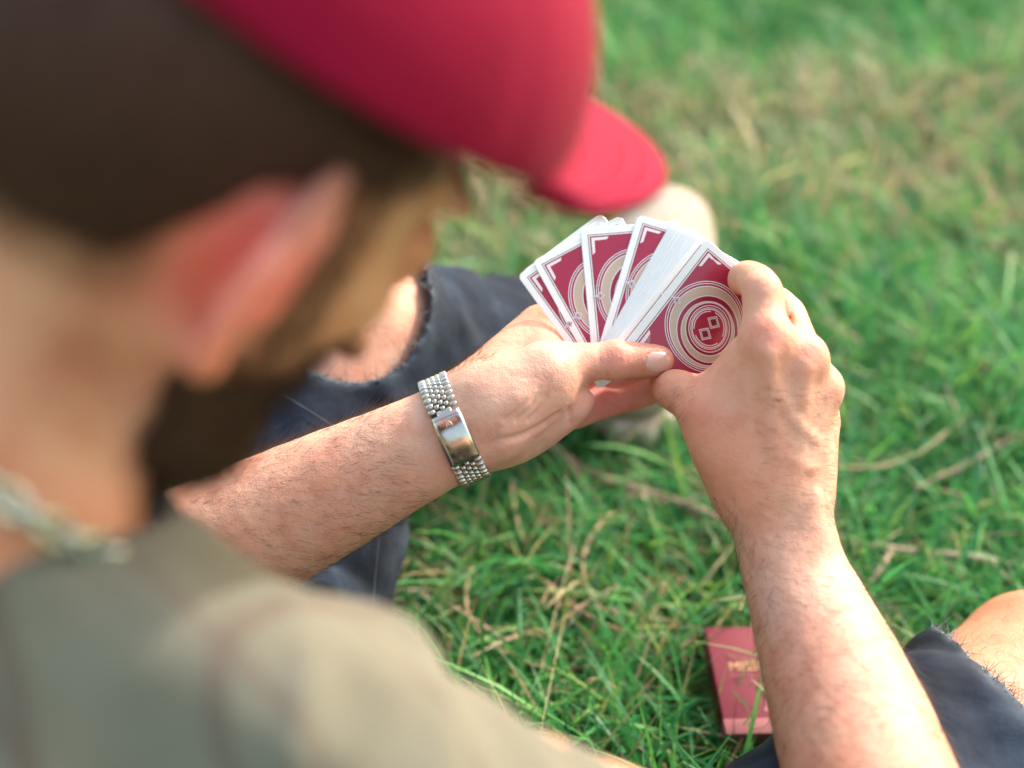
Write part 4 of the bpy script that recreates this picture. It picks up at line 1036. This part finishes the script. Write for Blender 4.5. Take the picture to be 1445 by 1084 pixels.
# ---------------------------------------------------------------- ground, grass, straw, twigs
m = mat('soil', (.08, .06, .035), .95, spec=.1); k = NT(m); vec = k.coords()
k.l(k.mix(k.ramp(k.noise(9, 5, .65, vec), [(.3, (.028, .065, .018)), (.6, (.05, .105, .030)), (.8, (.11, .10, .05))]), k.ramp(k.noise(160, 3, .6, vec), [(.3, (.5, .5, .5)), (.7, (1.3, 1.3, 1.3))]), .7, 'MULTIPLY'), k.b.inputs['Base Color'])
k.l(k.bump(k.noise(70, 4, .7, vec), .8, .01), k.b.inputs['Normal']); M['soil'] = m
def ghgt(x, y): return .010 * np.sin(x * 2.3 + 1) * np.cos(y * 1.9) + .006 * np.sin(x * 6.1 + y * 4.7)
xs = np.concatenate((-np.geomspace(600, 3, 18), np.linspace(-2.6, 2.6, 66), np.geomspace(3, 600, 18))); ys = np.concatenate((-np.geomspace(600, 2, 18), np.linspace(-1.5, 4.5, 76), np.geomspace(5, 600, 18)))
GX, GY = np.meshgrid(xs, ys, indexing='ij'); near = np.exp(-np.maximum(0, np.hypot(GX, GY - 1.2) - 3) / 2)
V = np.stack((GX, GY, (ghgt(GX, GY) - .006) * near), -1).reshape(-1, 3); nY = len(ys)
i, j = np.meshgrid(np.arange(len(xs) - 1), np.arange(nY - 1), indexing='ij'); w = i * nY + j; Qd = np.stack((w, w + nY, w + nY + 1, w + 1), -1).reshape(-1, 4)
tag(mesh_obj('ground', V, Qd, M['soil'], world=True), kind='structure')

def gpt(px, py, h):                      # point at height h above the ground under a given line of sight
    d = c(px, py, 1.0); w = c2w(d) - c2w(np.zeros(3)); t = (h - CAM_H / 1000) / w[2]; return np.array((0, 0, CAM_H / 1000)) + w * t
# card box settled on the flattened grass
bp = gpt(1062, 975, .028); box.location = (bp[0] + .003, bp[1] - .006, .030); box.rotation_euler = (math.radians(3), math.radians(1.5), math.radians(3))
BOXC = (box.location[0], box.location[1])
m = mat('grass_blade', rough=.45, spec=.4); k = NT(m); k.l(k.attr('tint').outputs['Color'], k.b.inputs['Base Color'])
tr = k.n('ShaderNodeBsdfTranslucent'); k.l(k.attr('tint').outputs['Color'], tr.inputs[0]); ms = k.n('ShaderNodeMixShader'); ms.inputs[0].default_value = .45
k.l(k.b.outputs[0], ms.inputs[1]); k.l(tr.outputs[0], ms.inputs[2]); k.l(ms.outputs[0], k.t.nodes['Material Output'].inputs[0]); M['grass'] = m
def blades(n, xr, yr, L, wd, lean, seg, keep=None, green=True):
    x = RNG.uniform(*xr, n); y = RNG.uniform(*yr, n)
    if keep is not None: q = keep(x, y); x, y = x[q], y[q]; n = len(x)
    q = ~((np.abs((x - BOXC[0]) * .9986 + (y - BOXC[1]) * .0523) < .038) & (np.abs((y - BOXC[1]) * .9986 - (x - BOXC[0]) * .0523) < .051)); x, y = x[q], y[q]; n = len(x)
    p3 = np.stack((x, y, np.zeros(n)), -1) * 1000
    clump = vnoise(p3, 90) ; dry = np.clip(vnoise(p3 + 500, 330) * 1.2 + vnoise(p3 + 900, 120) * .7, -1, 1)
    patch = np.exp(-(((x - .40) / .30) ** 2 + ((y - 1.64) / .12) ** 2)) + .7 * np.exp(-(((x - .45) / .30) ** 2 + ((y - 1.42) / .12) ** 2)) + .8 * np.exp(-(((x + .0) / .22) ** 2 + ((y - 1.36) / .22) ** 2))
    dry = dry * .45 + patch * 2.2
    ln = L * (.45 + .85 * RNG.random(n)) * (1 + .3 * clump); az = RNG.uniform(0, 2 * math.pi, n) + clump * 2
    le = lean * (.3 + 1.1 * RNG.random(n)); t = np.linspace(0, 1, seg + 1)
    h = np.stack((np.cos(az), np.sin(az), np.zeros(n)), -1); up = np.array((0, 0, 1.0)); cur = RNG.uniform(.2, 1.1, n)
    P = np.stack((x, y, ghgt(x, y) - .004), -1)[:, None] + h[:, None] * (ln * le)[:, None, None] * (t[None] ** 1.6)[..., None] + up * (ln[:, None] * (t[None] - .45 * (cur * le)[:, None] * t[None] ** 2.4))[..., None]
    P[..., 2] = np.maximum(P[..., 2], ghgt(P[..., 0], P[..., 1]) + .001)
    tw = az + RNG.normal(0, .7, n) + math.pi / 2; sd = np.stack((np.cos(tw), np.sin(tw), RNG.normal(0, .25, n)), -1)
    ww = wd * (.55 + .75 * RNG.random(n)); prof = np.interp(t, (0, .25, .7, 1), (.7, 1, .75, .06))
    S = sd[:, None] * (ww[:, None] * prof[None])[..., None] * .5
    V = np.stack((P - S, P + S), 2).reshape(-1, 3); b = (np.arange(n) * (seg + 1) * 2)[:, None] + (np.arange(seg) * 2)[None]
    Qd = np.stack((b, b + 1, b + 3, b + 2), -1).reshape(-1, 4)
    g = np.array([(.036, .190, .056), (.055, .245, .070), (.095, .31, .068), (.034, .175, .085), (.19, .34, .07)])[RNG.choice(5, n, p=(.24, .3, .22, .14, .10))]
    g = g * (.85 + .65 * RNG.random((n, 1)))
    d = np.array([(.50, .38, .20), (.58, .46, .27), (.34, .21, .14), (.46, .29, .22)])[RNG.choice(4, n)] * (.75 + .5 * RNG.random((n, 1)))
    isd = (RNG.random(n) < np.clip(.0 + .32 * dry, .012, .62)) if green else np.ones(n, bool)
    col = np.where(isd[:, None], d, g); half = RNG.random(n) < .06; tip = np.repeat(t[None], n, 0)
    cc = col[:, None] * np.ones((1, seg + 1, 1)); mixf = (half[:, None] * np.clip(tip * 1.6 - .6, 0, 1))[..., None]; cc = cc * (1 - mixf) + d[:, None] * mixf
    return V, Qd, np.repeat(cc.reshape(-1, 3), 2, 0)
Gp = [blades(92000, (-.95, 1.15), (.45, 2.35), .062, .0030, 1.0, 4), blades(12000, (-.9, 1.1), (.5, 2.2), .085, .0036, .9, 5),
      blades(42000, (-3, 3), (-1.2, 5.5), .065, .0048, .9, 3, lambda x, y: ~((x > -.95) & (x < 1.15) & (y > .45) & (y < 2.35))), blades(36000, (-9, 9), (-6, 16), .075, .012, .8, 2, lambda x, y: ~((np.abs(x) < 3) & (y > -1.2) & (y < 5.5)))]
Vo = np.concatenate([g[0] for g in Gp]); To = np.concatenate([g[2] for g in Gp]); off = np.cumsum([0] + [len(g[0]) for g in Gp[:-1]]); Qo = np.concatenate([g[1] + o for g, o in zip(Gp, off)])
tag(mesh_obj('grass', Vo, Qo, M['grass'], world=True, attrs={'tint': To}), 'lush green lawn grass with dry straw-coloured patches', kind='stuff')
a, b, d = blades(700, (-.8, 1.05), (.5, 2.3), .075, .0022, 1.9, 5, green=False); tag(mesh_obj('dry_grass', a, b, M['grass'], world=True, attrs={'tint': d}), 'dead straw lying loose through the green grass', kind='stuff')

m = mat('bark', rough=.8); k = NT(m); k.l(k.ramp(k.noise(90, 4, .6, k.coords()), [(.3, (.20, .12, .09)), (.7, (.42, .29, .22))]), k.b.inputs['Base Color']); k.l(k.bump(k.noise(300, 3, .6, k.coords()), .5, .002), k.b.inputs['Normal']); M['bark'] = m
m = mat('straw', (.36, .25, .15), .8); M['straw'] = m
def twig(name, path, r0, r1, label, cat, group, mt, h=.03, forks=()):
    root = empty(name, tuple(gpt(*path[0][:2], 0))); r0 *= .8; r1 *= .7
    def run(pts, ra, rb, nm):
        P = np.array([gpt(x, y, hh) for x, y, hh in pts]); n = len(P); t = np.linspace(0, n - 1, n * 5); Q = np.stack([np.interp(t, np.arange(n), P[:, q]) for q in range(3)], -1)
        for _ in range(4): Q[1:-1] = (Q[:-2] + Q[1:-1] * 2 + Q[2:]) / 4
        Q += RNG.normal(0, r0 * .10, Q.shape); V, F_ = tube(Q, np.linspace(ra, rb, len(Q)) * (1 + .12 * np.sin(np.arange(len(Q)) * 1.7)), 7)
        return keep_parent(mesh_obj(nm, V, F_, M[mt], world=True), root)
    run([(*p, h) if len(p) == 2 else p for p in path], r0, r1, 'stem')
    for f in forks: run([(*p, h) if len(p) == 2 else p for p in f], r0 * .6, r1 * .6, 'side_shoot')
    return tag(root, label, cat, group)
tg = 'fallen twigs in the grass'; sg = 'dry stalks in the grass'
twig('fallen_twig', [(770, 622), (815, 660), (870, 682), (930, 700), (985, 720), (1040, 738), (1100, 752)], .0048, .0042, 'brown forked twig lying in the grass between the two wrists', 'twig', tg, 'bark', forks=([(965, 712), (925, 706), (880, 698)], [(960, 712), (1000, 696), (1045, 692)]))
twig('fallen_twig', [(1150, 748), (1215, 770), (1280, 778), (1360, 786), (1445, 800), (1520, 812)], .0050, .0026, 'grey-brown twig lying in the grass just right of the bare forearm', 'twig', tg, 'bark', forks=([(1260, 776), (1245, 800), (1225, 826)],))
twig('fallen_twig', [(1290, 690), (1340, 668), (1390, 640), (1440, 610)], .0030, .0018, 'thin twig slanting in the grass near the right edge', 'twig', tg, 'bark')
twig('dry_stalk', [(850, 735), (828, 765), (820, 800), (830, 838), (856, 866)], .0022, .0014, 'curved straw stalk in the grass below the forked twig', 'stalk', sg, 'straw', .035)
twig('dry_stalk', [(664, 800), (656, 838), (660, 870), (685, 905), (740, 935), (790, 948)], .0022, .0013, 'long hooked straw stalk beside the shirt sleeve', 'stalk', sg, 'straw', .035)
twig('dry_stalk', [(722, 680), (724, 710), (732, 748), (740, 765)], .0026, .0016, 'short upright straw stalk just below the palm', 'stalk', sg, 'straw', .04)
twig('dry_stalk', [(1180, 660), (1240, 662), (1300, 640), (1365, 585)], .0024, .0016, 'straw stalk rising toward the right from the knuckles', 'stalk', sg, 'straw', .04)
twig('dry_stalk', [(770, 820), (800, 850), (850, 880), (905, 900)], .0016, .0012, 'fine straw stalk in the middle of the grass patch', 'stalk', sg, 'straw', .035)
P0 = np.array([c2w(c(1040, 938, 1005)), c2w(c(1052, 948, 1000)), c2w(c(1068, 970, 1000)), c2w(c(1082, 1000, 1002))]); V, F_ = tube(P0, (.0006, .0011, .001, .0008), 6)
tag(mesh_obj('grass_stem', V, F_, M['straw'], world=True), 'pale dry grass stem bent across the red card box', 'stem')
